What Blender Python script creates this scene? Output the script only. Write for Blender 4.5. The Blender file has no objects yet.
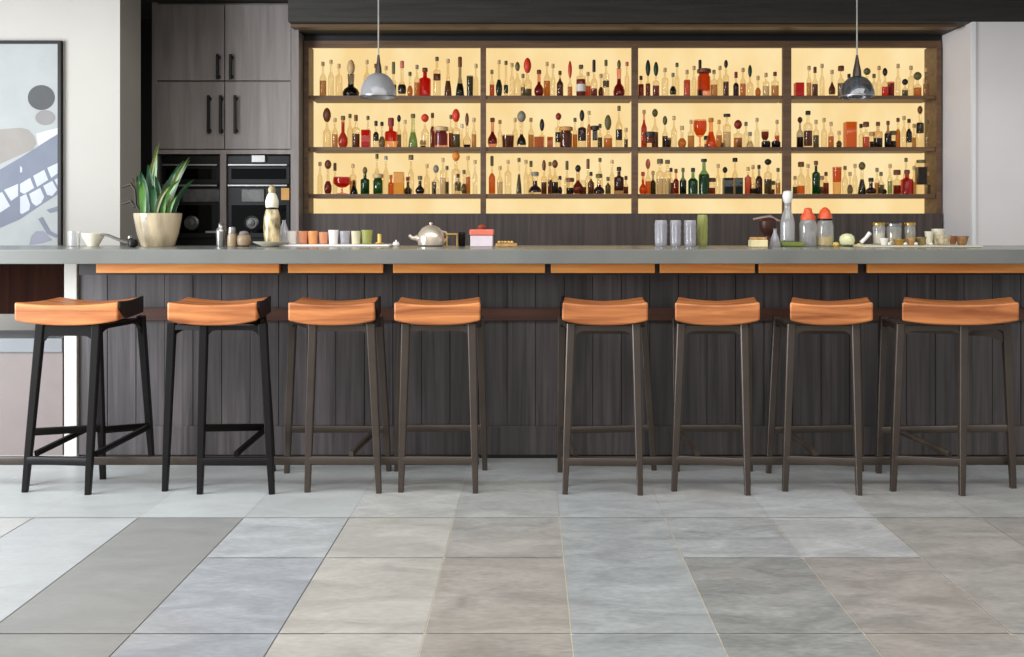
import bpy, bmesh, math, random
from mathutils import Vector, Matrix
random.seed(7)
C = bpy.context.scene.collection
F = 971.0; VX = 530.0; VY = 222.0; H = 1.2     # focal length in pixels, vanishing point, eye height
def X(px, D): return (px - VX) * D / F
def Z(py, D): return H - (py - VY) * D / F
def P(px, py, D): return Vector((X(px, D), D, Z(py, D)))
def DF(py): return H * F / (py - VY)            # distance of a floor point

# ------------------------------------------------------------------ materials
def srgb(c):
    return tuple(((v/255)/12.92 if v/255 <= .04045 else ((v/255+.055)/1.055)**2.4) for v in c) + (1,)
MATS = {}
def new_mat(name):
    m = bpy.data.materials.new(name); m.use_nodes = True
    nt = m.node_tree; nt.nodes.clear()
    out = nt.nodes.new('ShaderNodeOutputMaterial')
    return m, nt, out
def principled(name, col, rough=.5, metal=0, var=.12, scale=(8, 8, 8), bump=0, detail=4, spec=.5, col2=None, trans=0, coat=0):
    """a procedural surface: two tones mixed by noise"""
    if name in MATS: return MATS[name]
    m, nt, out = new_mat(name); N = nt.nodes; L = nt.links
    b = N.new('ShaderNodeBsdfPrincipled'); L.new(b.outputs[0], out.inputs[0])
    tc = N.new('ShaderNodeTexCoord'); mp = N.new('ShaderNodeMapping'); mp.inputs['Scale'].default_value = scale
    L.new(tc.outputs['Object'], mp.inputs[0])
    nz = N.new('ShaderNodeTexNoise'); nz.inputs['Scale'].default_value = 1; nz.inputs['Detail'].default_value = detail
    L.new(mp.outputs[0], nz.inputs[0])
    cr = N.new('ShaderNodeValToRGB')
    a = srgb(col)
    if col2: c2 = srgb(col2)
    else: c2 = tuple(min(1, v*(1-var)) for v in a[:3]) + (1,); a = tuple(min(1, v*(1+var*.5)) for v in a[:3]) + (1,)
    cr.color_ramp.elements[0].color = c2; cr.color_ramp.elements[1].color = a
    cr.color_ramp.elements[0].position = .35; cr.color_ramp.elements[1].position = .65
    L.new(nz.outputs[0], cr.inputs[0]); L.new(cr.outputs[0], b.inputs['Base Color'])
    b.inputs['Roughness'].default_value = rough; b.inputs['Metallic'].default_value = metal
    b.inputs['Specular IOR Level'].default_value = spec
    if trans: b.inputs['Transmission Weight'].default_value = trans
    if coat: b.inputs['Coat Weight'].default_value = coat; b.inputs['Coat Roughness'].default_value = .15
    if bump:
        bp = N.new('ShaderNodeBump'); bp.inputs['Strength'].default_value = bump; bp.inputs['Distance'].default_value = .004
        L.new(nz.outputs[0], bp.inputs['Height']); L.new(bp.outputs[0], b.inputs['Normal'])
    MATS[name] = m; return m
def glass(name, col, gloss=.1, haze=0.0):
    """thin coloured glass: tinted see-through with a mirror skin; haze adds cloudy body"""
    if name in MATS: return MATS[name]
    m, nt, out = new_mat(name); N = nt.nodes; L = nt.links
    t = N.new('ShaderNodeBsdfTransparent'); 
    tc = N.new('ShaderNodeTexCoord'); nz = N.new('ShaderNodeTexNoise'); nz.inputs['Scale'].default_value = 30
    L.new(tc.outputs['Object'], nz.inputs[0])
    mx = N.new('ShaderNodeMix'); mx.data_type = 'RGBA'
    c = srgb(col); mx.inputs[6].default_value = tuple(v*.93 for v in c[:3]) + (1,); mx.inputs[7].default_value = c
    L.new(nz.outputs[0], mx.inputs[0]); L.new(mx.outputs[2], t.inputs[0])
    g = N.new('ShaderNodeBsdfGlossy'); g.inputs['Roughness'].default_value = .06
    lw = N.new('ShaderNodeLayerWeight'); lw.inputs[0].default_value = .35
    mr = N.new('ShaderNodeMath'); mr.operation = 'MULTIPLY_ADD'; mr.inputs[1].default_value = .22; mr.inputs[2].default_value = gloss*.2
    L.new(lw.outputs[1], mr.inputs[0])
    ms = N.new('ShaderNodeMixShader'); L.new(mr.outputs[0], ms.inputs[0]); L.new(t.outputs[0], ms.inputs[1]); L.new(g.outputs[0], ms.inputs[2])
    last = ms
    if haze:
        d = N.new('ShaderNodeBsdfDiffuse'); d.inputs[0].default_value = srgb(col)
        tl = N.new('ShaderNodeBsdfTranslucent'); tl.inputs[0].default_value = srgb(col)
        ad = N.new('ShaderNodeMixShader'); ad.inputs[0].default_value = .5; L.new(d.outputs[0], ad.inputs[1]); L.new(tl.outputs[0], ad.inputs[2])
        h = N.new('ShaderNodeMixShader'); h.inputs[0].default_value = haze
        L.new(ms.outputs[0], h.inputs[1]); L.new(ad.outputs[0], h.inputs[2]); last = h
    L.new(last.outputs[0], out.inputs[0])
    MATS[name] = m; return m
def emitter(name, col, strength, col2=None):
    m, nt, out = new_mat(name); N = nt.nodes; L = nt.links
    e = N.new('ShaderNodeEmission'); e.inputs[1].default_value = strength
    tc = N.new('ShaderNodeTexCoord'); mp = N.new('ShaderNodeMapping'); mp.inputs['Scale'].default_value = (2.2, 1, 1.3)
    nz = N.new('ShaderNodeTexNoise'); nz.inputs['Scale'].default_value = 1.6; nz.inputs['Detail'].default_value = 3
    L.new(tc.outputs['Object'], mp.inputs[0]); L.new(mp.outputs[0], nz.inputs[0])
    cr = N.new('ShaderNodeValToRGB'); cr.color_ramp.elements[0].color = srgb(col2 or col); cr.color_ramp.elements[1].color = srgb(col)
    cr.color_ramp.elements[0].position = .35; cr.color_ramp.elements[1].position = .65
    L.new(nz.outputs[0], cr.inputs[0]); L.new(cr.outputs[0], e.inputs[0]); L.new(e.outputs[0], out.inputs[0])
    return m
def wood(name, dark, light, axis='z', plank=0, rough=.45, grain=1.0, tone=.35, spec=.5):
    """grain running along an axis, optional vertical planks of differing tone along x"""
    m, nt, out = new_mat(name); N = nt.nodes; L = nt.links
    b = N.new('ShaderNodeBsdfPrincipled'); L.new(b.outputs[0], out.inputs[0]); b.inputs['Roughness'].default_value = rough
    b.inputs['Specular IOR Level'].default_value = spec
    tc = N.new('ShaderNodeTexCoord'); mp = N.new('ShaderNodeMapping')
    mp.inputs['Scale'].default_value = {'z': (38*grain, 38*grain, 1.6), 'x': (2.2, 30*grain, 40*grain)}[axis]
    L.new(tc.outputs['Object'], mp.inputs[0])
    nz = N.new('ShaderNodeTexNoise'); nz.inputs['Scale'].default_value = 1; nz.inputs['Detail'].default_value = 5; nz.inputs['Distortion'].default_value = .6
    L.new(mp.outputs[0], nz.inputs[0])
    cr = N.new('ShaderNodeValToRGB'); cr.color_ramp.elements[0].color = srgb(dark); cr.color_ramp.elements[1].color = srgb(light)
    cr.color_ramp.elements[0].position = .3; cr.color_ramp.elements[1].position = .7
    L.new(nz.outputs[0], cr.inputs[0]); last = cr.outputs[0]
    if plank:
        sx = N.new('ShaderNodeSeparateXYZ'); L.new(tc.outputs['Object'], sx.inputs[0])
        dv = N.new('ShaderNodeMath'); dv.operation = 'DIVIDE'; dv.inputs[1].default_value = plank; L.new(sx.outputs[0], dv.inputs[0])
        fl = N.new('ShaderNodeMath'); fl.operation = 'FLOOR'; L.new(dv.outputs[0], fl.inputs[0])
        wn = N.new('ShaderNodeTexWhiteNoise'); wn.noise_dimensions = '1D'; L.new(fl.outputs[0], wn.inputs['W'])
        mr = N.new('ShaderNodeMapRange'); mr.inputs[3].default_value = 1-tone; mr.inputs[4].default_value = 1+tone
        L.new(wn.outputs[0], mr.inputs[0])
        vm = N.new('ShaderNodeVectorMath'); vm.operation = 'SCALE'; L.new(last, vm.inputs[0]); L.new(mr.outputs[0], vm.inputs['Scale']); last = vm.outputs[0]
    L.new(last, b.inputs['Base Color'])
    bp = N.new('ShaderNodeBump'); bp.inputs['Strength'].default_value = .15; bp.inputs['Distance'].default_value = .003
    L.new(nz.outputs[0], bp.inputs['Height']); L.new(bp.outputs[0], b.inputs['Normal'])
    return m

# ------------------------------------------------------------------ mesh helpers
class MB:
    def __init__(s): s.v = []; s.f = []; s.mi = []
    def box(s, x0, x1, y0, y1, z0, z1, m=0):
        k = len(s.v); s.v += [(x0,y0,z0),(x1,y0,z0),(x1,y1,z0),(x0,y1,z0),(x0,y0,z1),(x1,y0,z1),(x1,y1,z1),(x0,y1,z1)]
        for q in ((0,3,2,1),(4,5,6,7),(0,1,5,4),(1,2,6,5),(2,3,7,6),(3,0,4,7)): s.f.append(tuple(k+i for i in q)); s.mi.append(m)
        return s
    def lathe(s, prof, n=20, c=(0,0,0), m=0, cap=True, sx=1, sy=1):
        k = len(s.v); cx, cy, cz = c
        for r, z in prof:
            for i in range(n):
                a = 2*math.pi*i/n; s.v.append((cx+r*sx*math.cos(a), cy+r*sy*math.sin(a), cz+z))
        for j in range(len(prof)-1):
            for i in range(n):
                a = k+j*n+i; b = k+j*n+(i+1) % n; s.f.append((a, b, b+n, a+n)); s.mi.append(m)
        if cap:
            if prof[0][0] > 1e-5: s.f.append(tuple(k+i for i in reversed(range(n)))); s.mi.append(m)
            if prof[-1][0] > 1e-5: s.f.append(tuple(k+(len(prof)-1)*n+i for i in range(n))); s.mi.append(m)
        return s
    def tube(s, pts, r, n=8, m=0, flat=1.0):
        """round bar through points, r a number or one per point"""
        pts = [Vector(p) for p in pts]; k = len(s.v)
        rs = r if isinstance(r, (list, tuple)) else [r]*len(pts)
        up = Vector((0,0,1))
        d0 = (pts[-1]-pts[0]).normalized()
        if abs(d0.dot(up)) > .9: up = Vector((0,1,0))
        for i, p in enumerate(pts):
            d = (pts[min(i+1, len(pts)-1)]-pts[max(i-1, 0)]).normalized()
            a = d.cross(up).normalized(); b = a.cross(d).normalized()
            for j in range(n):
                t = 2*math.pi*(j+.5)/n; q = p+a*rs[i]*math.cos(t)+b*rs[i]*flat*math.sin(t); s.v.append(tuple(q))
        for i in range(len(pts)-1):
            for j in range(n):
                a = k+i*n+j; b = k+i*n+(j+1) % n; s.f.append((a, b, b+n, a+n)); s.mi.append(m)
        s.f.append(tuple(k+j for j in reversed(range(n)))); s.f.append(tuple(k+(len(pts)-1)*n+j for j in range(n))); s.mi += [m, m]
        return s
    def beam(s, a, b, wa, wb, ta=None, tb=None, m=0):
        """square-section bar from a to b; w across, t other way"""
        a = Vector(a); b = Vector(b); d = (b-a).normalized()
        up = Vector((0,0,1)) if abs(d.z) < .8 else Vector((0,1,0))
        x = d.cross(up).normalized(); y = x.cross(d).normalized(); k = len(s.v)
        ta = ta or wa; tb = tb or wb; ch = .22
        for p, w, t in ((a, wa, ta), (b, wb, tb)):
            for (i, j) in ((-1,-1+ch),(-1+ch,-1),(1-ch,-1),(1,-1+ch),(1,1-ch),(1-ch,1),(-1+ch,1),(-1,1-ch)):
                s.v.append(tuple(p+x*w*i/2+y*t*j/2))
        for j in range(8):
            s.f.append((k+j, k+(j+1) % 8, k+8+(j+1) % 8, k+8+j)); s.mi.append(m)
        s.f.append(tuple(k+j for j in reversed(range(8)))); s.f.append(tuple(k+8+j for j in range(8))); s.mi += [m, m]
        return s
    def prism(s, pts, y0, y1, m=0):
        """outline in x,z given thickness along y"""
        k = len(s.v); n = len(pts)
        for y in (y0, y1):
            for p in pts: s.v.append((p[0], y, p[1]))
        s.f.append(tuple(k+i for i in range(n))); s.f.append(tuple(k+n+i for i in reversed(range(n)))); s.mi += [m, m]
        for i in range(n):
            j = (i+1) % n; s.f.append((k+j, k+i, k+n+i, k+n+j)); s.mi.append(m)
        return s
    def build(s, name, mat, parent=None, loc=(0,0,0), smooth=True, bevel=0, rz=0):
        me = bpy.data.meshes.new(name); me.from_pydata([tuple(v) for v in s.v], [], s.f)
        bm = bmesh.new(); bm.from_mesh(me); bmesh.ops.recalc_face_normals(bm, faces=bm.faces); bm.to_mesh(me); bm.free()
        mats = mat if isinstance(mat, (list, tuple)) else [mat]
        for q in mats: me.materials.append(q)
        if len(mats) > 1:
            for p, i in zip(me.polygons, s.mi): p.material_index = i
        if smooth:
            for p in me.polygons: p.use_smooth = True
            me.set_sharp_from_angle(angle=math.radians(40))
        me.update()
        o = bpy.data.objects.new(name, me); C.objects.link(o); o.location = loc; o.rotation_euler.z = rz
        if parent: o.parent = parent
        if bevel:
            md = o.modifiers.new('bevel', 'BEVEL'); md.width = bevel; md.segments = 2; md.limit_method = 'ANGLE'
        return o
def tag(o, label, cat, group=None):
    o['label'] = label; o['category'] = cat
    if group: o['group'] = group
    return o
def thing(name, label, cat, loc=(0,0,0), group=None, rz=0):
    o = bpy.data.objects.new(name, None); C.objects.link(o); o.location = loc; o.rotation_euler.z = rz; o.empty_display_size = .05
    return tag(o, label, cat, group)
def struct(o): o['kind'] = 'structure'; return o

# ------------------------------------------------------------------ shared materials
M_black = principled('black_metal', (22, 19, 18), .4, .1, spec=.22)
M_bronze = principled('dark_bronze', (74, 64, 56), .33, .35)
M_seat = wood('oiled_tan_wood', (140, 74, 34), (222, 142, 82), 'x', rough=.4, grain=.7)
M_dkwood = wood('dark_stained_wood', (60, 50, 46), (88, 76, 70), 'z', rough=.5)
M_panel = wood('bar_plank_wood', (57, 51, 51), (89, 82, 82), 'z', plank=.145, rough=.5, tone=.3)
M_shelfwood = wood('shelf_wood', (92, 66, 46), (124, 92, 64), 'x', rough=.5)
M_cab = wood('cabinet_grey_wood', (132, 123, 118), (158, 148, 142), 'z', rough=.5, grain=.5)
M_orange = wood('glow_toned_oak', (196, 122, 50), (230, 160, 78), 'x', rough=.5, grain=.6)
M_rail = wood('red_brown_wood', (60, 32, 20), (86, 48, 30), 'x', rough=.5)
M_concrete = principled('polished_concrete', (116, 118, 113), .24, 0, .12, (3, 3, 3), .05, 6)
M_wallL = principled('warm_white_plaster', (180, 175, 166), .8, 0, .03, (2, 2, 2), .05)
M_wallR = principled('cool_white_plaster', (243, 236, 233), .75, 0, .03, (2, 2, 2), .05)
M_whitetrim = principled('white_trim', (206, 202, 192), .5, 0, .03)
M_taupe = principled('taupe_board', (124, 113, 109), .55, 0, .05)
M_greyslab = principled('grey_shelf_board', (120, 122, 124), .5, 0, .05)
M_brownbox = wood('deep_brown_wood', (26, 12, 8), (42, 22, 15), 'z', rough=.85, spec=.05)
M_ceiling = wood('ceiling_dark', (38, 36, 32), (56, 52, 46), 'x', rough=.6)
M_bulk = principled('bulkhead_black', (24, 22, 20), .5)
M_glow = emitter('backlit_panel', (255, 230, 174), 1.0, (250, 216, 152))
M_glasspane = glass('oven_glass', (60, 60, 62), .1)
M_ovenblack = principled('oven_black', (12, 11, 11), .3, 0, spec=.35)
M_steel = principled('brushed_steel', (176, 174, 170), .3, .9, .08, (60, 3, 60))
M_darksteel = principled('dark_steel', (96, 94, 92), .35, .8, .2, (25, 25, 25))

# ------------------------------------------------------------------ floor
TILE = .427; x_first = .12 - 12*TILE
m, nt, out = new_mat('slate_tiles'); N = nt.nodes; L = nt.links
b = N.new('ShaderNodeBsdfPrincipled'); L.new(b.outputs[0], out.inputs[0])
at = N.new('ShaderNodeAttribute'); at.attribute_name = 'stone'
tc = N.new('ShaderNodeTexCoord'); 
mp = N.new('ShaderNodeMapping'); mp.inputs['Scale'].default_value = (2.2, 5.5, 1); L.new(tc.outputs['Object'], mp.inputs[0])
n1 = N.new('ShaderNodeTexNoise'); n1.inputs['Scale'].default_value = 1.6; n1.inputs['Detail'].default_value = 8; n1.inputs['Roughness'].default_value = .62; n1.inputs['Distortion'].default_value = .8
L.new(mp.outputs[0], n1.inputs[0])
n2 = N.new('ShaderNodeTexNoise'); n2.inputs['Scale'].default_value = 14; n2.inputs['Detail'].default_value = 8; L.new(mp.outputs[0], n2.inputs[0])
r1 = N.new('ShaderNodeMapRange'); r1.inputs[1].default_value = .3; r1.inputs[2].default_value = .7; r1.inputs[3].default_value = .66; r1.inputs[4].default_value = 1.22; L.new(n1.outputs[0], r1.inputs[0])
r2 = N.new('ShaderNodeMapRange'); r2.inputs[1].default_value = .3; r2.inputs[2].default_value = .7; r2.inputs[3].default_value = .84; r2.inputs[4].default_value = 1.12; L.new(n2.outputs[0], r2.inputs[0])
mm = N.new('ShaderNodeMath'); mm.operation = 'MULTIPLY'; L.new(r1.outputs[0], mm.inputs[0]); L.new(r2.outputs[0], mm.inputs[1])
# the alpha of the stone colour says how strongly the slate is figured
mix = N.new('ShaderNodeMix'); mix.data_type = 'FLOAT'; mix.inputs[2].default_value = 1.0
L.new(at.outputs['Alpha'], mix.inputs[0]); L.new(mm.outputs[0], mix.inputs[3])
sc = N.new('ShaderNodeVectorMath'); sc.operation = 'SCALE'; L.new(at.outputs['Color'], sc.inputs[0]); L.new(mix.outputs[0], sc.inputs['Scale'])
# rusty patches
n3 = N.new('ShaderNodeTexNoise'); n3.inputs['Scale'].default_value = 1.3; n3.inputs['Detail'].default_value = 5; L.new(tc.outputs['Object'], n3.inputs[0])
r3 = N.new('ShaderNodeMapRange'); r3.inputs[1].default_value = .52; r3.inputs[2].default_value = .75; r3.inputs[3].default_value = 0; r3.inputs[4].default_value = .35; L.new(n3.outputs[0], r3.inputs[0])
r4 = N.new('ShaderNodeMath'); r4.operation = 'MULTIPLY'; L.new(r3.outputs[0], r4.inputs[0]); L.new(at.outputs['Alpha'], r4.inputs[1])
mc = N.new('ShaderNodeMix'); mc.data_type = 'RGBA'; mc.inputs[7].default_value = srgb((176, 158, 140)); L.new(r4.outputs[0], mc.inputs[0]); L.new(sc.outputs[0], mc.inputs[6])
L.new(mc.outputs[2], b.inputs['Base Color'])
rr = N.new('ShaderNodeMapRange'); rr.inputs[3].default_value = .28; rr.inputs[4].default_value = .5; L.new(n1.outputs[0], rr.inputs[0]); L.new(rr.outputs[0], b.inputs['Roughness'])
bp = N.new('ShaderNodeBump'); bp.inputs['Strength'].default_value = .12; bp.inputs['Distance'].default_value = .004; L.new(mm.outputs[0], bp.inputs['Height']); L.new(bp.outputs[0], b.inputs['Normal'])
M_floor = m
# rows between joints (y distance); column joints; tile colours from the left
ROWS = [0.4, 1.0, 1.6, 2.2, 2.83, 3.47, 3.94, 4.5, 5.1, 5.7, 6.3, 6.9, 7.6]
fv = []; ff = []; fc = []
def quad(x0, x1, y0, y1, z, col, fig):
    k = len(fv); fv.extend([(x0,y0,z),(x1,y0,z),(x1,y1,z),(x0,y1,z)]); ff.append((k,k+1,k+2,k+3)); c = srgb(col); fc.append((c[0], c[1], c[2], fig))
TC = {  # column index from the joint at .12: near row (2.83-3.47), far row (3.47-3.94); None = one long tile
 -6: ((170,170,166), (178,178,174), .35), -5: ((172,174,173), None, .35), -4: ((140,140,136), None, .3), -3: ((156,159,162), (170,172,172), .7),
 -2: ((172,168,160), (174,171,163), .6), -1: ((156,150,142), (156,153,147), .8), 0: ((154,157,156), None, .8), 1: ((140,140,137), (158,159,158), 1.0),
 2: ((152,146,140), (170,170,169), .85), 3: ((158,154,148), None, .8), 4: ((160,156,150), (152,148,143), .8)}
G = .0028
for ci in range(-11, 12):
    x0 = .12+ci*TILE; x1 = x0+TILE
    for ri in range(len(ROWS)-1):
        y0, y1 = ROWS[ri], ROWS[ri+1]
        near, far, fig = TC.get(ci, ((168,166,162), (174,173,170), .5))
        if y0 >= 3.9:
            jit = random.Random(ci*31+ri).uniform(-5, 5)
            base = (176, 179, 177) if ci < -2 else (170, 173, 172)
            col = tuple(v+jit for v in base)
            if y0 < 4.4 and ci > -3: col = tuple(.5*v+.5*u for v, u in zip(col, far or near))
            fg = .3 if ci < -2 else .7
        elif y0 > 3.4: col = far or near; fg = fig
        elif y0 > 2.8: col = near; fg = fig
        else: col = tuple(v+random.Random(ci*7+ri).uniform(-10, 10) for v in near); fg = fig
        g0 = G if not (far is None and 3.4 < y0 < 3.9) else 0
        g1 = G if not (far is None and 2.8 < y0 < 3.4) else 0
        if y0 >= 3.9:
            if ri > 6: g0 = 0
            g1 = 0
            quad(x0+(.0006 if ci < -3 else .0012), x1, y0+g0, y1-g1, 0, col, fg)
        else: quad(x0+G*.8, x1-G*.8, y0+g0, y1-g1, 0, col, fg)
nt_ = len(ff)
quad(-5, -.6, .2, 7.7, -.002, (120, 120, 116), .1); quad(-.6, 5.6, .2, 7.7, -.002, (206, 198, 180), .1)
me = bpy.data.meshes.new('floor'); me.from_pydata(fv, [], ff); ca = me.color_attributes.new('stone', 'FLOAT_COLOR', 'CORNER')
for p in me.polygons:
    for li in p.loop_indices: ca.data[li].color = fc[p.index]
me.materials.append(M_floor)
fl = bpy.data.objects.new('floor', me); C.objects.link(fl); struct(fl)

# ------------------------------------------------------------------ walls, ceiling
CEIL = 2.75; SOF = 2.545
DW = 6.0                                   # left wall face
xl = X(120, DW)
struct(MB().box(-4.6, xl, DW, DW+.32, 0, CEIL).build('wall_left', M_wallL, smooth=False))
struct(MB().box(-4.6, 4.8, 7.42, 7.5, 0, CEIL).build('wall_back', M_bulk, smooth=False))
# right wall block whose side face closes the shelving
xr = X(943, 7.0); dr = (VX-972)*-1
Dr = 2.97*F/(972-VX)
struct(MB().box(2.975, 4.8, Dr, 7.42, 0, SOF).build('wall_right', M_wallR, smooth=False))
struct(MB().box(2.966, 2.99, Dr-.012, Dr+.012, 1.0, SOF-.002).build('trim_1', principled('bright_white_trim', (252, 251, 248), .4, 0, .01), smooth=False))
struct(MB().box(-4.6, 4.8, 4.9, 7.5, CEIL, CEIL+.1).build('ceiling', M_ceiling, smooth=False))
struct(MB().box(-1.625, 4.8, 6.52, 7.42, SOF, CEIL).build('ceiling_soffit', M_ceiling, smooth=False))
struct(MB().box(-1.625, 2.9, 6.60, 6.70, SOF-.02, SOF).build('trim_2', wood('soffit_wood', (84, 62, 42), (110, 84, 58), 'x'), smooth=False))

# ------------------------------------------------------------------ backlit shelving
DS = 7.0; DB = 7.25
zs = {'top': (Z(95.5, DS), Z(99, DS)), 'middle': (Z(147, DS), Z(151, DS)), 'bottom': (Z(194, DS), Z(198, DS))}
xL = X(304, DS); xR = 2.958
shelf = thing('backlit_shelving', 'wide dark wood bar shelving with glowing amber back panels, four bays', 'shelving', (0, DS, 0))
def sp(mb, name, mat, **k): 
    o = mb.build(name, mat, shelf, loc=(0, -DS, 0), **k); return o
ztop = Z(47.5, DS); zbot = Z(213.5, DS)
sp(MB().box(xL, xR, DB, DB+.03, zbot-.02, ztop+.06), 'back_panel', M_glow, smooth=False)
sp(MB().box(xL, xR, DS-.01, DS+.03, ztop, Z(41, DS)), 'top_rail', M_shelfwood, smooth=False)
sp(MB().box(xL, xR, DS, DB+.04, Z(41, DS), SOF-.001), 'header', M_bulk, smooth=False)
sp(MB().box(xL, xR, DS-.03, DB, Z(245, DS)-.05, zbot), 'lower_board', M_dkwood, smooth=False)
posts = [(304, 309), (480.5, 486), (631.5, 638), (782.5, 791), (936, 941)]
for a, bb in posts:
    sp(MB().box(X(a, DS), X(bb, DS), DS-.012, DS+.022, zbot, ztop), 'upright', M_shelfwood, smooth=False, bevel=.002)
for a in (xL, xR-.014):
    sp(MB().box(a, a+.014, DS+.023, DB-.001, zbot, ztop+.03), 'side_panel', M_shelfwood, smooth=False)
BX = [(309.5, 482), (484.5, 633), (636.5, 786), (787.5, 935.5)]
for k, (t, bo) in zs.items():
    for (a, bb) in BX:
        sp(MB().box(X(a, DS), X(bb, DS), DS, DB-.001, bo, t), 'shelf_board', M_shelfwood, smooth=False, bevel=.002)

# --- bottles
COL = {'c': (252, 246, 232), 'n': (120, 66, 34), 'k': (40, 30, 28), 'r': (232, 62, 34), 'o': (246, 146, 56), 'g': (40, 120, 50), 'd': (30, 62, 36),
       'a': (226, 160, 72), 'v': (112, 104, 62), 'p': (226, 120, 96), 'u': (62, 24, 44), 'y': (252, 206, 76), 'l': (186, 208, 150), 'm': (150, 44, 30), 't': (222, 184, 130), 's': (150, 140, 124), 'w': (238, 228, 210)}
CN = {'c': 'clear', 'n': 'brown', 'k': 'black', 'r': 'red', 'o': 'orange', 'g': 'green', 'd': 'dark green', 'a': 'amber', 'v': 'olive', 'p': 'pink', 'u': 'plum', 'y': 'yellow', 'l': 'pale green', 'm': 'maroon', 't': 'tan', 's': 'grey', 'w': 'white'}
G_clear = glass('clear_glass', (250, 244, 232), .1)
def g_tint(c): return glass('tinted_glass_'+CN[c].replace(' ', '_'), tuple(min(255, int(v*.35+250*.65)) for v in COL[c]), .12)
def liq(c): return glass('liquid_'+CN[c].replace(' ', '_'), tuple(int(v*.78+255*.22) for v in COL[c]), .05, haze=.3)
def opaque(c): return principled('opaque_'+CN[c].replace(' ', '_'), COL[c], .45, 0, .1)
def profile(kind, R, h):
    n = max(.0085, R*.34)
    if kind == 'w': return [(R*.9, 0), (R, .004), (R, h*.55), (R*.93, h*.6), (R*.62, h*.67), (n, h*.74), (n*.9, h)]
    if kind == 's': return [(R*.92, 0), (R, .004), (R, h*.66), (R*.9, h*.71), (n*1.2, h*.75), (n, h*.8), (n, h)]
    if kind == 'f': return [(R*.6, 0), (R*.85, h*.06), (R, h*.2), (R*.95, h*.33), (R*.6, h*.46), (n, h*.54), (n, h)]
    if kind == 'd': return [(R*.7, 0), (R*.96, h*.05), (R, h*.18), (R*.8, h*.33), (n*1.1, h*.45), (n, h*.6), (n*1.2, h)]
    if kind == 'c': return [(R*.95, 0), (R, .004), (R*.85, h*.25), (R*.5, h*.5), (n, h*.66), (n, h)]
    if kind == 't': return [(R*.86, 0), (R*.9, .003), (R, h)]
    if kind == 'j': return [(R*.92, 0), (R, .004), (R, h*.8), (R*.8, h*.88), (R*.8, h)]
    if kind == 'g': return [(R*.6, 0), (R*.62, .004), (.008, .012), (.007, h*.36), (R*.5, h*.42), (R*.95, h*.6), (R, h*.8), (R*.95, h)]
    if kind == 'x': return [(R*1.2, 0), (R*1.2, .003), (R*1.2, h*.97), (R*1.1, h)]
KN = {'w': 'slim bottle', 's': 'square-shouldered bottle', 'f': 'round-bellied bottle', 'd': 'squat decanter', 'c': 'conical bottle', 't': 'straight tumbler', 'j': 'short jar', 'g': 'stemmed goblet', 'x': 'square flask'}
KO = {'w': 'bottle', 's': 'bottle', 'f': 'bottle', 'd': 'decanter', 'c': 'bottle', 't': 'tumbler', 'j': 'jar', 'g': 'goblet', 'x': 'flask'}
def radius_at(prof, z):
    for (r0, z0), (r1, z1) in zip(prof, prof[1:]):
        if z0 <= z <= z1: return r0+(r1-r0)*(z-z0)/max(1e-6, z1-z0)
    return prof[-1][0]
def bottle(px, top, w, kind, body, cap, base_z, D, tint=None, f0=0, f1=.5, caph=None, capw=None, label=None, lab='', group=None, n=14):
    """body: liquid colour filling from f0 to f1 of the height; tint: colour of the glass; cap: colour or None; label: paper colour"""
    s = D/F; R = max(.012, w*s/2); h = Z(top, D)-base_z
    ch = 0
    if cap: ch = (caph or 4)*s
    hb = max(.03, h-ch+ (.004 if cap else 0))
    prof = profile(kind, R, hb)
    loc = (X(px, D), D, base_z+.0008)
    nn = 4 if kind == 'x' else n
    mb = MB().lathe(prof, nn, cap=True)
    o = mb.build(KO[kind], g_tint(tint) if tint else G_clear, loc=loc, rz=math.pi/4 if kind == 'x' else random.uniform(0, 3))
    tag(o, lab, 'jar' if kind == 'j' else 'glass' if kind in 'tg' else 'bottle', group)
    if body and body != 'c' and f1 > f0:
        z0 = max(.003, hb*f0); z1 = hb*f1; q = [(max(.004, radius_at(prof, z0)*.9), z0)]
        for r, z in prof:
            if z0 < z < z1: q.append((r*.9, z))
        q.append((radius_at(prof, z1)*.9, z1))
        MB().lathe(q, nn).build('liquid', liq(body), o)
    if cap:
        cr = (capw*s/2) if capw else max(.012, prof[-1][0]*1.35)
        if capw and caph and caph > 5:      # a big shaped stopper
            q = [(cr*.35, 0), (cr*.7, ch*.12), (cr, ch*.4), (cr*.95, ch*.65), (cr*.6, ch*.9), (cr*.2, ch)]
        else: q = [(cr, 0), (cr, ch*.85), (cr*.85, ch)]
        MB().lathe([(r, z+hb-.004) for r, z in q], 10).build('stopper' if capw and caph and caph > 5 else 'cap', opaque(cap), o)
    if label:
        z0 = hb*.16; z1 = hb*.42; q = [(radius_at(prof, z)*1.03, z) for z in (z0, (z0+z1)/2, z1)]
        MB().lathe(q, nn, cap=False).build('paper_label', opaque(label), o)
    return o
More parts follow.
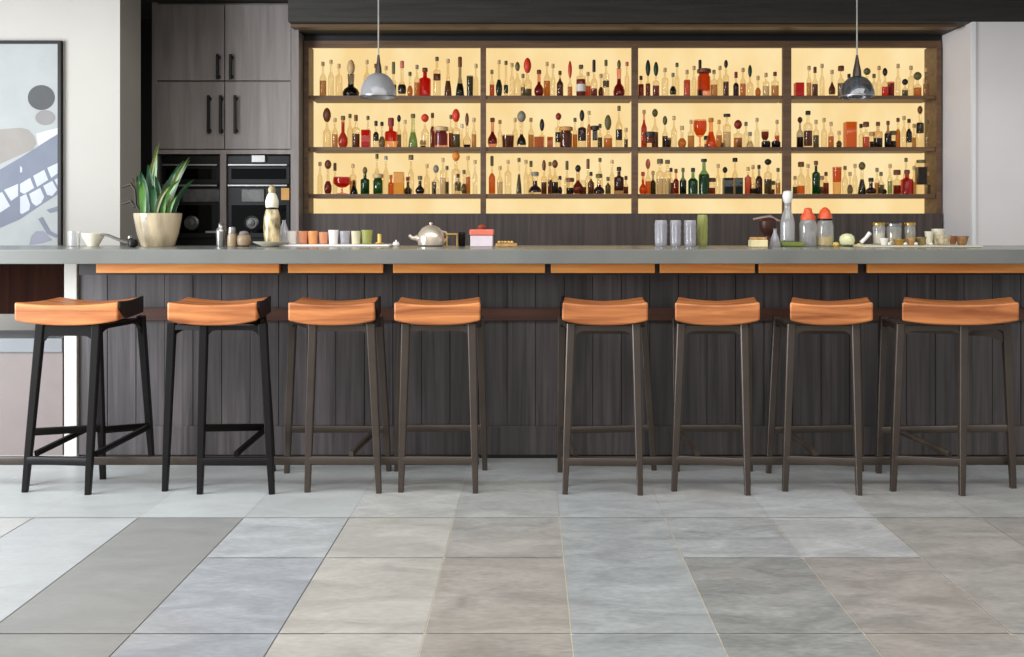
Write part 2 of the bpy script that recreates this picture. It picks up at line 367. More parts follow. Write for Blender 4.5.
# (px, top, width, kind, liquid, cap, extras)
B = {
('top', 0): [(323,62,7,'w','t','t',{}),(331,60,6,'w','c','t',{}),(339,64,7,'s','c','t',{}),(351,60,17,'d','k','t',dict(caph=15,capw=8,f1=.55,tint='k')),(367,60,7,'w','c','t',{}),(376,64,8,'s','t','n',{}),(386,66,6,'w','c','t',{}),
  (393.5,62,6,'w','k','v',dict(caph=12)),(402,61,9,'f','k','p',dict(f0=.1,f1=.4,caph=7)),(410,72,6,'f','a','v',{}),(417,65,6,'w','a','s',{}),(425,68,12,'s','r','n',dict(f1=.95,tint='r')),(437,57,8,'s','n','v',dict(f0=.45,f1=.62,caph=4)),(448,59,8,'c','n','t',dict(f1=.45)),(460,57,9,'c','k','n',dict(f1=.42,caph=10,tint='v')),(470,76,7,'t','v',None,dict(f1=.95,tint='v')),(476,64,5,'w','c','t',{})],
('top', 1): [(492,70,5,'w','p','t',{}),(499,60,7,'f','d','t',{}),(506,61,5,'f','d','v',dict(f0=.1,f1=.35)),(512,63,5,'w','c','t',{}),(517.5,62,7,'w','c','v',dict(caph=9,capw=5)),(523,74,5,'w','s','s',{}),(527.5,58,9,'w','v','r',dict(caph=15,capw=8,f1=.3)),(539,70,10,'f','m','n',dict(f1=.62,tint='p')),(547,62,7,'w','a','t',{}),(553,64,5,'w','c','t',{}),
  (560,71,7,'w','n','n',dict(f1=.8,tint='t')),(570,61,5,'w','a','r',dict(caph=17,capw=4)),(581,65,10,'s','m','v',dict(f1=.6,label='w')),(588,72,6,'w','p','t',{}),(594,60,7,'w','m','k',dict(caph=12,f1=.3)),(601,74,6,'f','n','t',{}),(606,60,7,'s','v','v',dict(f0=.3,f1=.5,caph=6)),(619,60,12,'d','m','v',dict(f1=.62,caph=9,capw=4,tint='p')),(627,62,5,'w','c','p',{})],
('top', 2): [(641,76,6,'s','m','n',dict(f1=.7)),(648,60,5,'w','m','d',dict(caph=16,capw=5,f1=.6)),(656,62,7,'s','m','d',dict(caph=14,capw=5,f1=.5)),(665,68,7,'s','c','t',{}),(673,73,7,'f','k','s',dict(f0=.1,f1=.5)),(677,63,5,'w','c','v',dict(caph=4)),(687,70,7,'s','p','t',dict(f1=.7)),(694,66,5,'w','c','t',{}),(700,60,6,'w','k','k',dict(caph=10,f1=.3)),(704,69,13,'j','o','n',dict(f0=.25,f1=.95,tint='p')),
  (714,70,7,'s','t','t',{}),(720,66,6,'w','c','t',{}),(726,60,6,'s','n','k',dict(caph=8,capw=4)),(736,72,6,'w','u','m',dict(f1=.7,caph=6)),(743,68,6,'w','a','t',{}),(750,65,7,'w','c','d',dict(caph=12,capw=4)),(758,76,6,'f','a','t',{}),(766,73,7,'s','w','t',{}),(775,72,8,'s','t','n',{})],
('top', 3): [(799,83,10,'x','r',None,dict(f1=.98,tint='r')),(809,66,5,'w','t','t',{}),(815,67,6,'w','n','n',dict(caph=6)),(822,64,5,'w','c','t',{}),(832,70,7,'f','n','t',dict(f0=.1,f1=.6)),(841,66,7,'w','s','n',dict(caph=5,capw=6)),(849,74,6,'f','k','k',{}),(867,68,8,'w','v','v',dict(caph=7,capw=7)),(874,74,6,'s','c','v',{}),(879,66,4,'w','c','t',{}),
  (885,68,7,'w','r','k',dict(caph=8,capw=5,f1=.45)),(891,82,7,'t','m',None,dict(f1=.9,tint='r')),(898,64,5,'w','c','t',{}),(905,79,6,'w','v','k',dict(caph=6,capw=6)),(911,66,6,'s','c','t',{}),(917.5,72,8,'w','a','v',dict(caph=8,capw=8)),(926,68,6,'s','t','t',{})],
('middle', 0): [(327,108,8,'w','c','n',dict(caph=14,capw=8)),(335,118,6,'w','t','t',{}),(343,116,10,'f','p','v',dict(f1=.9,tint='p')),(350,114,6,'w','c','v',{}),(356,115,8,'s','n','n',dict(caph=6)),(366,130,10,'x','r',None,dict(f1=.97,tint='r')),(368,116,5,'w','c','v',{}),(376,121,6,'w','k','k',dict(f0=.3,f1=.7,caph=5)),(382,122,7,'f','s','k',{}),(391,118,13,'s','r','m',dict(f0=.3,f1=.97,tint='o',caph=8)),
  (399,115,5,'w','s','k',dict(caph=7,capw=4)),(405,120,5,'w','c','t',{}),(413,114,10,'c','l','v',dict(tint='l',f1=.5)),(425,114,8,'w','c','r',dict(caph=8,capw=8)),(423,141,6,'j','k','t',{}),(432.5,113,5,'w','m','n',dict(f1=.7,caph=5)),(441,127,14,'j','m','t',dict(f0=.15,f1=.98,tint='p')),(451,115,5,'w','m','v',{}),(456,109,9,'s','v','r',dict(caph=13,capw=8)),(462,124,5,'c','c','w',{}),(467,113,9,'f','k','n',dict(caph=13,capw=4,f1=.12)),(474,118,5,'w','t','t',{})],
('middle', 1): [(492.5,118,10,'f','m','n',dict(f0=.15,f1=.6,tint='p')),(500,120,5,'w','c','a',{}),(508,135,13,'t','n',None,dict(f1=.92,tint='t')),(515,118,6,'w','c','t',{}),(521.5,111,10,'d','k','s',dict(caph=11,capw=9,f0=.1,f1=.5)),(531,118,6,'w','t','t',{}),(539,137,12,'x','a',None,dict(f1=.96,tint='a')),(542,119,7,'s','c','k',dict(caph=12,capw=5)),(550,137,7,'x','a',None,dict(f1=.96,tint='a')),(558.5,113,7,'s','k','m',dict(caph=7,capw=6,f0=.2,f1=.55)),
  (566,127,13,'j','n','a',dict(f1=.95,tint='a')),(575,118,5,'w','a','v',{}),(582,110,9,'s','u','k',dict(f0=.25,f1=.75,caph=11,capw=5)),(589,111,4,'w','a','t',dict(f1=.7)),(595,126,6,'x','k','k',dict(f0=.4,f1=.95)),(600,124,5,'w','v','v',{}),(608,115,9,'w','a','v',dict(caph=15,capw=7)),(619,106,7,'w','k','v',dict(caph=5,f0=.2,f1=.48)),(626,128,4,'w','v','t',{})],
('middle', 2): [(644,110,6,'w','p','t',dict(f1=.8,tint='p')),(650,132,11,'j','m','k',dict(f0=.4,f1=.95)),(655,109,7,'w','n','v',dict(caph=8,capw=6)),(665,116,6,'w','v','v',dict(caph=9,capw=5)),(667,138,9,'t','n',None,dict(f1=.8,tint='n')),(674,116,6,'w','c','t',{}),(682,126,9,'f','a','t',{}),(691,120,7,'w','t','t',{}),(700,120,14,'g','o',None,dict(f0=.45,f1=.95,tint='o')),(711,118,12,'c','o','a',dict(f1=.6,tint='o')),(707,136,6,'j','v','k',{}),(719,120,6,'w','a','a',{}),
  (727,114,8,'s','w','k',dict(caph=3,capw=7)),(723,138,5,'t','v',None,{}),(738,120,9,'s','a','m',dict(caph=9,capw=8)),(739,139,6,'t','k',None,dict(f1=.8)),(746,122,6,'w','c','s',{}),(750,132,8,'c','w','s',{}),(757,118,5,'w','c','t',{}),(765,130,8,'g','m',None,dict(f0=.45,f1=.9)),(766,141,9,'j','u',None,dict(f1=.9,tint='k')),(776,141,9,'j','u',None,dict(f1=.9,tint='k')),(777,120,5,'w','p','t',{})],
('middle', 3): [(800,117,7,'w','k','n',dict(caph=6,capw=5,f1=.42,tint='s')),(808,111,9,'s','n','k',dict(caph=4,capw=5,f0=.05,f1=.5)),(816,120,6,'s','v','t',{}),(824,118,6,'w','c','t',{}),(831,122,6,'w','a','t',{}),(839,131,6,'f','v','t',{}),(850,122,13,'x','o',None,dict(f1=.98)),(861,124,5,'w','c','k',{}),(866,122,7,'s','p','n',dict(caph=5,capw=6)),(872,132,5,'j','k','t',{}),(878,122,9,'s','k','n',dict(f1=.42,tint='t')),(888,121,7,'w','k','n',dict(f1=.6,tint='n')),(893,131,6,'j','k','v',{}),
  (898,118,5,'w','a','n',dict(f1=.7)),(904,116,5,'w','c','t',{}),(909,119,6,'w','k','k',dict(f0=.2,f1=.74)),(914,124,4,'w','t','t',{}),(920,106,8,'s','k','n',dict(caph=8,capw=5,f0=.42,f1=.72)),(927,120,4,'w','c','v',{})],
('bottom', 0): [(320,162,5,'w','c','t',{}),(328,160,8,'f','m','n',dict(caph=9,capw=7,f1=.5)),(342,177,18,'g','r',None,dict(f0=.42,f1=.96,tint='p')),(335,163,5,'w','c','v',dict(caph=8)),(353,164,7,'s','t','t',{}),(354,180,8,'c','d',None,dict(f1=.8,tint='d')),(365,167,9,'s','g','v',dict(caph=7,capw=5,f1=.95,tint='g')),(378,174,10,'j','g','t',dict(f1=.97,tint='l')),(377,154,6,'w','c','v',dict(caph=5)),(386,156,6,'w','c','s',{}),(391,175,6,'s','o','o',dict(f1=.95)),(399,172,12,'x','y',None,dict(f1=.98)),
  (408,177,9,'f','k','m',dict(f1=.9)),(411,155,6,'w','c','v',dict(caph=5,capw=5)),(420,176,10,'f','k','v',dict(f1=.9)),(427,164,6,'w','c','t',{}),(434,181,5,'t','k',None,dict(f1=.9)),(436,165,7,'w','c','s',dict(caph=8,capw=6)),(443,158,6,'s','w','t',{}),(447,166,4,'w','v','v',{}),(456,152,9,'s','c','o',dict(caph=9,capw=8)),(458,174,7,'s','v','k',dict(f0=.2,f1=.9)),(464,170,6,'f','v','v',{}),(468,156,5,'w','a','t',{}),(475,160,5,'w','c','t',{})],
('bottom', 1): [(492,156,7,'w','o','v',dict(f1=.72,caph=10)),(500,166,6,'w','w','t',{}),(508,160,7,'s','c','t',{}),(519,158,6,'c','v','v',dict(f1=.6)),(526,160,5,'w','c','t',{}),(531,161,6,'s','c','v',dict(caph=6)),(535,172,14,'d','u','s',dict(f0=.1,f1=.7)),(544,160,6,'s','n','n',dict(caph=11,capw=4)),(550,162,5,'w','n','v',{}),(555,160,7,'w','k','n',dict(caph=8,capw=6,f1=.45)),(560,176,5,'f','k','k',{}),(567,161,6,'w','c','v',dict(caph=9)),(570,178,8,'j','k','n',{}),
  (578,165,11,'f','m','k',dict(caph=7,capw=6,f1=.6,tint='t')),(583,180,7,'j','n',None,{}),(588,159,6,'w','c','n',dict(caph=10)),(591,172,7,'w','n','k',dict(f1=.8)),(599,174,12,'d','u','v',dict(f1=.55)),(600,158,6,'w','c','v',dict(caph=4)),(608,177,6,'w','v','v',dict(f1=.8)),(612,160,5,'w','c','t',{}),(619,167,10,'s','n','k',dict(f0=.15,f1=.95,tint='n')),(626,176,5,'w','n','n',{})],
('bottom', 2): [(643,172,8,'f','o','r',dict(f1=.8,tint='o')),(648,159,6,'w','o','p',dict(caph=10,capw=5,f1=.5)),(653,171,6,'w','v','t',dict(f1=.7,tint='v')),(660,159,8,'s','w','v',dict(caph=5,capw=6)),(667.5,160,7,'s','w','v',dict(caph=4,capw=5)),(671,168,5,'w','v','k',{}),(676,169,6,'w','m','n',dict(f1=.7,tint='o')),(683,168,7,'w','d','v',dict(f1=.6,tint='d')),(693,168,10,'w','g','k',dict(f1=.68,tint='g')),(704,159,11,'w','g','k',dict(caph=3,capw=6,f1=.6,tint='g')),(712,178,7,'j','m','n',{}),(718,164,5,'w','c','t',{}),
  (725,167,6,'w','c','k',dict(caph=6,capw=5)),(728,178,11,'x','d',None,dict(f1=.97,tint='d')),(735,158,6,'w','y','k',dict(caph=4,capw=5)),(738.5,178,9,'x','d',None,dict(f1=.97,tint='d')),(748,167,7,'s','p','t',dict(f1=.8)),(753,165,5,'w','c','t',{}),(759,165,7,'w','n','k',dict(f1=.7,tint='s')),(755,183,11,'j','k',None,{}),(768,159,8,'s','v','k',dict(caph=6,capw=7)),(771,181,8,'j','m','v',{}),(778,168,5,'w','t','v',{})],
('bottom', 3): [(795,176,5,'w','v','t',{}),(801,162,8,'w','o','n',dict(caph=5,capw=6,f1=.3)),(808,164,5,'w','c','t',{}),(816,161,8,'s','g','n',dict(caph=4,capw=4,f1=.95,tint='g')),(821,176,6,'j','v','t',{}),(826,172,6,'w','m','n',dict(f1=.6)),(837,167,9,'t','o',None,dict(f0=.45,f1=.97,tint='a')),(845,166,6,'w','c','v',{}),(850,172,6,'f','s','t',{}),(855,164,5,'w','c','t',{}),(862,162,9,'c','k','v',dict(caph=8,capw=7,f1=.6)),(871,178,11,'f','u','k',dict(f1=.9)),(877,168,5,'w','t','s',{}),
  (881,172,6,'w','v','v',{}),(884,184,6,'f','k',None,{}),(890,164,5,'w','l','t',{}),(897,170,8,'s','m','n',dict(f1=.45,caph=5,capw=7)),(907,170,12,'s','r','n',dict(f1=.95,tint='r')),(906,158,6,'w','a','v',{}),(914,166,5,'w','t','t',{}),(921,160,11,'x','k','v',dict(caph=3,capw=9,f0=.3,f1=.85)),(928,172,5,'w','s','t',{})],
}
ORD = ['', 'second', 'third', 'fourth', 'fifth', 'sixth', 'seventh', 'eighth', 'ninth', 'tenth', 'eleventh', 'twelfth', 'thirteenth', 'fourteenth', 'fifteenth', 'sixteenth', 'seventeenth', 'eighteenth', 'nineteenth', 'twentieth', 'twenty-first', 'twenty-second', 'twenty-third', 'twenty-fourth', 'twenty-fifth', 'twenty-sixth', 'twenty-seventh']
BAY = ['leftmost bay', 'second bay', 'third bay', 'rightmost bay']
for (row, bay), lst in B.items():
    lst = sorted(lst, key=lambda t: t[0])
    placed = []
    bx0, bx1 = X(BX[bay][0], DS)-.005, X(BX[bay][1], DS)+.01
    order = sorted(range(len(lst)), key=lambda k: -lst[k][2])
    spot = {}
    for k in order:                             # find room on the board without cutting into a neighbour
        px, top, w, kind = lst[k][:4]; R = max(.012, w*7.1/F/2)*(1.2 if kind == 'x' else 1)+.001
        best = None
        for q in range(105):
            Dq = min(DB-R-.004, max(DS+R+.003, 7.05+(q % 15)*.0115)); dx = (0, 1, -1, 2, -2, 3, -3)[q//15]
            xx = min(bx1-R-.003, max(bx0+R+.003, X(px+dx, Dq)))
            gap = min([math.hypot(xx-a, Dq-c)-R-rr for a, c, rr in placed] or [1])
            if best is None or gap > best[0]+1e-6: best = (gap, Dq, xx)
            if gap > 0: break
        spot[k] = (best[1], best[2]); placed.append((best[2], best[1], R))
    for i, (px, top, w, kind, body, cap, ex) in enumerate(lst):
        D, xx = spot[i]; px = VX+xx*F/D
        nth = 'leftmost' if i == 0 else 'rightmost' if i == len(lst)-1 else ORD[i]+' from left'
        lc = ex.get('tint') or body
        desc = f"{CN[lc]} {KN[kind]}" + (f" with {CN[cap]} {'stopper' if ex.get('caph',0) > 5 and ex.get('capw') else 'cap'}" if cap else '')
        lab = f"{desc}, {nth} on {row} shelf of {BAY[bay]}"
        bottle(px, top, w, kind, body, cap, zs[row][0], D, lab=lab, group='bottles and glasses on the backlit shelves', **ex)

# ------------------------------------------------------------------ tall cabinet with ovens
DC = 6.85
cab = thing('tall_cabinet', 'tall grey-brown wooden cabinet wall with black bar handles housing two ovens', 'cabinet', (0, DC, 0))
def cp(mb, name, mat, parent=None, **k): return mb.build(name, mat, parent or cab, loc=(0, -DC, 0) if not parent else (0,0,0), **k)
cx0 = X(152, DC); cx1 = -1.6325; zc = lambda y: Z(y, DC); xc = lambda x: X(x, DC)
body = MB()
body.box(cx0, cx0+.035, DC, 7.41, 0, CEIL-.002); body.box(cx1-.056, cx1, DC, 7.41, 0, CEIL-.002)       # sides
body.box(cx0+.035, cx1-.056, DC+.03, 7.41, zc(150), CEIL-.002)                                       # carcase behind doors
body.box(cx0+.035, cx1-.056, DC, 7.41, zc(154), zc(150)); body.box(xc(220), xc(226), DC, 7.40, .35, zc(154))
body.box(cx0+.035, cx1-.056, DC, 7.41, 0, .35); body.box(cx0+.035, cx1-.056, 7.38, 7.41, .35, zc(154))
cp(body, 'carcase', M_cab, smooth=False)
for (a, bb, t, bo) in ((157, 224.3, 5, 80.5), (225.2, 291, 5, 80.5), (157, 224.3, 82, 149), (225.2, 291, 82, 149)):
    d = cp(MB().box(xc(a), xc(bb), DC-.004, DC+.028, zc(bo), min(zc(t), CEIL-.008)), 'door', M_cab, smooth=False, bevel=.002)
    hs = {(157, 5): [(219, 55, 88-8)], (225.2, 5): [(232, 55, 80)], (157, 82): [(210, 96, 134), (222, 96, 134)], (225.2, 82): [(236.5, 96, 134)]}[(a, t)]
    for (hx, ht, hb) in hs:
        g = MB(); xx = xc(hx); y = DC-.035
        g.beam((xx, y, zc(ht)), (xx, y, zc(hb)), .018, .018)
        for zz in (zc(ht+3), zc(hb-3)): g.box(xx-.012, xx+.012, y, DC-.004, zz-.01, zz+.01)
        o = g.build('handle', M_black, d)
def oven(xa, xb, label, wide):
    o = thing('built_in_oven', label, 'oven', (0, DC, 0))
    def q(mb, name, mat, par=None, **k): return mb.build(name, mat, par or o, loc=(0, -DC, 0) if par is None else (0,0,0), **k)
    x0 = xc(xa)+.003; x1 = xc(xb)-.003; w = x1-x0
    q(MB().box(x0, x1, DC+.05, 7.37, .352, zc(155)), 'housing', M_ovenblack, smooth=False)
    for (t, bo) in ((155.5, 184), (187, 238)):                       # upper and lower door
        d = q(MB().box(x0+.004, x1-.004, DC+.02, DC+.049, zc(bo), zc(t)), 'door', M_ovenblack, smooth=False, bevel=.003)
        MB().box(x0+.03, x1-.03, DC+.016, DC+.0205, zc(bo-5), zc(t+13 if bo < 200 else t+18)).build('door_glass', M_glasspane, d, smooth=False)
        yy = t+9.5 if bo < 200 else t-1.5
        g = MB(); g.beam((x0+.015, DC-.012, zc(yy)), (x1-.015, DC-.012, zc(yy)), .011, .011)
        for xx in (x0+.04, x1-.04): g.box(xx-.006, xx+.006, DC-.012, DC+.021, zc(yy)-.006, zc(yy)+.006)
        g.build('handle', M_steel, d)
    a, bb = wide
    q(MB().box(xc(a), xc(bb), DC+.006, DC+.0195, zc(202), zc(189)), 'control_panel', M_darksteel, smooth=False, bevel=.003)
    kx = (191, 251) [xa > 200]
    kn = MB()
    for i in range(24):
        pass
    kk = MB().lathe([(.052, 0), (.052, .012), (.040, .018), (.038, .012), (.026, .012), (.024, .02), (0.0001, .022)], 28)
    for i, v in enumerate(kk.v): kk.v[i] = (v[0]+xc(kx), DC+.02-v[2], v[1]+zc(223))
    q(kk, 'round_gauge', M_darksteel)
    q(MB().box(xc(kx)+.1, x1-.01, DC+.008, DC+.0195, zc(233), zc(231)), 'trim_strip', M_steel, smooth=False)
    return o
oven(160, 220, 'black built-in oven behind the potted plant, left of centre post', (182, 219))
ov = oven(226, 290, 'black built-in oven beside the cream figurine, right of centre post', (241, 264))
MB().box(xc(252), xc(265), DC-.006, DC+.0195, zc(162), zc(155.5)).build('badge_plate', M_steel, ov, loc=(0,-DC,0), smooth=False)
MB().box(xc(281), xc(289), DC+.004, DC+.0195, zc(200), zc(188)).build('tan_reflection', principled('tan_reflection', (196, 146, 78), .4, .3), ov, loc=(0,-DC,0), smooth=False)  # reflection on the oven front, painted as a thin tan slab

# ------------------------------------------------------------------ framed artwork on the left wall
ay = DW-.001
art = thing('framed_artwork', 'tall abstract print of grey circles and slate-blue bands in thin black frame', 'picture', (X(20, DW), DW, 1.5))
al = (-X(20, DW), -DW, -1.5)
za = lambda y: Z(y, DW); xa = lambda x: X(x, DW)
axl = xa(-28)
MB().box(axl+.01, xa(60.5), DW-.02, ay, .93, za(44)).build('canvas', principled('print_paper', (158, 160, 157), .7, 0, .04), art, loc=al, smooth=False)
fr = MB(); fr.box(axl, xa(63.3), DW-.035, ay, za(44.5), za(41.5)); fr.box(axl, xa(63.3), DW-.035, ay, .9, .93)
fr.box(axl, axl+.018, DW-.035, ay, .93, za(44.5)); fr.box(xa(60.3), xa(63.3), DW-.035, ay, .93, za(44.5))
fr.build('frame', M_black, art, loc=al, smooth=False)
def shape(pts, name, col, lift=1, ell=None):
    col = tuple(int(v*.86) for v in col)
    if ell:
        cx, cy, rx, ry = ell; pts = [(cx+rx*math.cos(2*math.pi*i/32), cy+ry*math.sin(2*math.pi*i/32)) for i in range(32)]
    y0 = DW-.02-.0006*lift
    MB().prism([(xa(a), za(c)) for a, c in pts], y0-.0006, y0).build(name, principled('ink_%d_%d_%d' % col, col, .7, 0, .06), art, loc=al, smooth=False)
shape(None, 'printed_disc', (86, 86, 85), 1, (43, 98, 13.5, 12.5))
shape(None, 'printed_oval', (150, 146, 144), 1, (47, 118, 10, 7.5))
shape([(-26,132),(22,128),(30,130),(36,137),(38,144),(34,150),(20,156),(-26,176)], 'printed_patch', (164, 158, 148), 1)
shape([(38,134),(60,128),(60,134),(40,146)], 'printed_patch', (224, 224, 220), 1)
shape([(-26,186),(22,158),(60,134),(60,194),(44,204),(22,219),(-26,240)], 'printed_band', (128, 134, 148), 2)
for pts in ([(22,184),(32,178),(36,188),(26,194),(22,192)], [(35,176),(46,170),(50,180),(39,187)], [(49,168),(60,163),(60,173),(53,178)], [(22,197),(28,194),(32,205),(31,210),(24,214),(22,213)],
            [(31,194),(42,188),(46,197),(43,203),(38,206),(34,203)], [(45,186),(54,181),(59,190),(54,196),(49,195)], [(-20,205),(4,192),(12,206),(-12,222)], [(6,190),(20,184),(20,196),(13,201)], [(56,180),(60,178),(60,187)], [(22,166),(24,168),(24,172),(22,173)]):
    shape(pts, 'printed_block', (212, 214, 224), 3)
for pts in ([(40,219),(44,217),(52,231),(60,235),(58,238),(49,234)], [(48,210),(60,206),(60,211),(52,213)]): shape(pts, 'printed_line', (128, 134, 148), 4)
shape([(31,245),(33,236),(38,231),(45,231),(50,236),(54,240),(44,243)], 'printed_patch', (150, 152, 164), 3)

# ------------------------------------------------------------------ bar
DCo = 4.6; DCb = 5.4; ZT = Z(249.5, DCo)
DP = 4.93
wt = MB().box(-4.2, 4.4, DCo, DCb, Z(264, DCo), ZT).build('bar_countertop', M_concrete, bevel=.003)
tag(wt, 'long grey concrete bar countertop running the whole width', 'countertop')
ZU = Z(264, DCo)
bar = thing('bar', 'dark vertical-plank bar standing behind the row of stools', 'bar', (0, DP, 0))
bl = (0, -DP, 0)
pk = MB(); x = X(79, DP); i = 0
while x < 4.3:
    w = .145; y = DP+(.0, .0015, .003)[i % 3]
    pk.box(x, min(x+w-.0035, 4.3), y, DP+.02, .165, ZU-.001); x += w; i += 1
pk.build('planks', M_panel, bar, loc=bl, smooth=False)
MB().box(X(79, DP), 4.3, DP+.02, DP+.05, .0, ZU-.001).build('backing', M_bulk, bar, loc=bl, smooth=False)
MB().box(X(79, DP), 4.3, DP-.012, DP+.02, .02, .165).build('plinth', M_panel, bar, loc=bl, smooth=False, bevel=.003)
MB().box(X(79, DP), 4.3, DP+.004, DP+.02, .0, .02).build('toe_strip', M_bulk, bar, loc=bl, smooth=False)
MB().box(X(79, DP), 4.3, DP-.022, DP, .70, .765).build('knee_rail', M_rail, bar, loc=bl, smooth=False, bevel=.004)
MB().box(X(66, DP), X(78.5, DP), DP-.02, DP+.05, 0, ZU-.001).build('end_post', M_whitetrim, bar, loc=bl, smooth=False, bevel=.002)
# oak boards under the worktop, LED glow painted into their orange colour
for k, (a, bb) in enumerate(((96, 279), (288, 383), (393, 545), (551, 655), (660, 755), (759, 858), (868, 1060))):
    DO = 4.66
    MB().box(X(a, DO), X(bb, DO), DO, DO+.03, Z(273, DO), ZU-.0005).build('apron_board', M_orange, wt, smooth=False, bevel=.002)
o = MB().box(X(79, 4.7), 4.3, 4.7, 4.72, Z(275, 4.7), ZU-.0005).build('apron_backing', M_bulk, bar, loc=bl, smooth=False)
# low cupboard left of the bar
lc = thing('low_cupboard', 'low taupe cupboard with grey top seen under left end of counter', 'cupboard', (-2.9, 5.0, 0))
MB().box(-3.6, X(62.5, 5.0), 5.0, 5.35, 0, Z(352, 5.0)).build('body', M_taupe, lc, loc=(2.9, -5, 0), smooth=False)
MB().box(-3.6, X(63.5, 5.0), 4.985, 5.36, Z(352, 5.0), Z(338, 5.0)).build('top', M_greyslab, lc, loc=(2.9, -5, 0), smooth=False, bevel=.003)
MB().box(-3.6, X(63.5, 4.95), 4.95, 5.35, Z(314, 4.95), ZU-.001).build('drawer_box', M_brownbox, wt, smooth=False, bevel=.003)

# ------------------------------------------------------------------ stools
SB = .742
def stool(lab, front, back, legs, braces, stretch, arches, metal, plate='', group='tan-seated bar stools along the counter', Df=4.29, Db=4.70):
    """front, back: seat corners (x) at distances Df and Db; legs: name->(top px, foot px, foot py, top distance)"""
    cxm = (front[0]+front[1])/2
    t = thing('bar_stool', lab, 'stool', (cxm, (Df+Db)/2, 0), group)
    off = (-cxm, -(Df+Db)/2, 0)
    # seat: saddle of wood, dished between raised ends
    nu, nv = 20, 12; V = []; Fc = []
    def seatp(u, v, top):
        xa_ = front[0]+(back[0]-front[0])*v; xb_ = front[1]+(back[1]-front[1])*v
        x = xa_+(xb_-xa_)*u; y = Df+(Db-Df)*v; e = abs(2*u-1)
        if top: z = .833+.013*e**2.2-.014*v*(1-.5*e) - .007*math.sin(v*3.1)
        else: z = SB+.022*e**2.4+.004*v
        return x, y, z
    ring = []
    for j in range(nv+1):
        v = j/nv; row = []
        for top in (True, False):
            for i in range(nu+1):
                u = i/nu if top else 1-i/nu
                row.append(len(V)); V.append(seatp(u, v, top))
        ring.append(row)
    n = len(ring[0])
    for j in range(nv):
        for i in range(n):
            Fc.append((ring[j][i], ring[j][(i+1) % n], ring[j+1][(i+1) % n], ring[j+1][i]))
    for rr_ in (ring[0], ring[-1]):
        for i in range(nu): Fc.append((rr_[i], rr_[i+1], rr_[n-2-i], rr_[n-1-i]))
    sm = MB(); sm.v = V; sm.f = Fc; sm.mi = [0]*len(Fc)
    so = sm.build('seat', M_seat, t, loc=off)
    md = so.modifiers.new('bevel', 'BEVEL'); md.width = .008; md.segments = 3; md.limit_method = 'ANGLE'; md.angle_limit = math.radians(50)
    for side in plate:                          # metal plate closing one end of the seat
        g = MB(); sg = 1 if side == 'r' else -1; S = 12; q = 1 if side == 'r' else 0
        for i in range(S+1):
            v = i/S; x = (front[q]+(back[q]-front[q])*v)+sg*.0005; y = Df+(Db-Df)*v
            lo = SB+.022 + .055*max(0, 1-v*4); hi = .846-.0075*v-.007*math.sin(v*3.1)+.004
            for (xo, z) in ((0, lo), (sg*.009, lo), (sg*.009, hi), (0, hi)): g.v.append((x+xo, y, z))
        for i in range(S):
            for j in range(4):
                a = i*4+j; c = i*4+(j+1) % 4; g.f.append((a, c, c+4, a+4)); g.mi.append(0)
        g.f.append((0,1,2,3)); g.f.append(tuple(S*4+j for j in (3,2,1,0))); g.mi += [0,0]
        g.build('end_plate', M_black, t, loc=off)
    feet = {}; tops = {}
    for nm, (tx, fx, fy, td) in legs.items():
        D = DF(fy); a = Vector((X(tx, td), td, SB+.004)); f = Vector((X(fx, D), D, 0)); feet[nm] = f; tops[nm] = a
        lm = MB(); mid = a.lerp(f, .72)
        lm.beam(a, mid, .037, .031, .032, .028); lm.beam(mid, f, .031, .024, .028, .023)
        lm.build('leg', metal, t, loc=off)
    def on(nm, z): 
        a, f = tops[nm], feet[nm]; k = (a.z-z)/(a.z-f.z); return a.lerp(f, k)
    def apron(n1, n2, tk, drop, name):
        a = on(n1, SB-.004); bq = on(n2, SB-.004); S = 18; g = MB(); k = 0
        dirv = (bq-a); nrm = Vector((-dirv.y, dirv.x, 0)).normalized()*.009
        for i in range(S+1):
            u = i/S; e = abs(2*u-1); p = a.lerp(bq, u)
            low = tk+drop*max(0, (e-.55)/.45)**2.4
            for (dz, s_) in ((0, -1), (0, 1), (-low, 1), (-low, -1)): g.v.append(tuple(p+nrm*s_+Vector((0,0,dz))))
        for i in range(S):
            for j in range(4):
                q0 = i*4+j; q1 = i*4+(j+1) % 4; g.f.append((q0, q1, q1+4, q0+4)); g.mi.append(0)
        g.f.append((0,1,2,3)); g.f.append(tuple(S*4+j for j in (3,2,1,0))); g.mi += [0,0]
        g.build(name, metal, t, loc=off)
    for (n1, n2, tk, dr_) in arches: apron(n1, n2, tk, dr_, 'apron')
    # footrest between the front legs
    a = on('fl', .142); bq = on('fr', .142)
    MB().beam(a, bq, .026, .026, .034, .034).build('footrest', metal, t, loc=off)
    for (n1, y1, n2, y2) in stretch:
        def at_y(nm, py):
            z = .25
            for _ in range(12):
                p = on(nm, z); z = Z(py, p.y)
            return on(nm, z)
        MB().beam(at_y(n1, y1), at_y(n2, y2), .022, .022, .032, .032).build('stretcher', metal, t, loc=off)
    for (bx, by, bD, fx, fD) in braces:
        z1 = .170
        MB().beam(P(bx, by, bD), (X(fx, fD), fD, z1), .020, .020, .024, .024).build('brace', metal, t, loc=off)
    return t
std = [('fl','fr',.022,.050), ('bl','br',.075,.035), ('fl','bl',.022,.03), ('fr','br',.022,.03)]
def XX(p, D): return X(p, D)
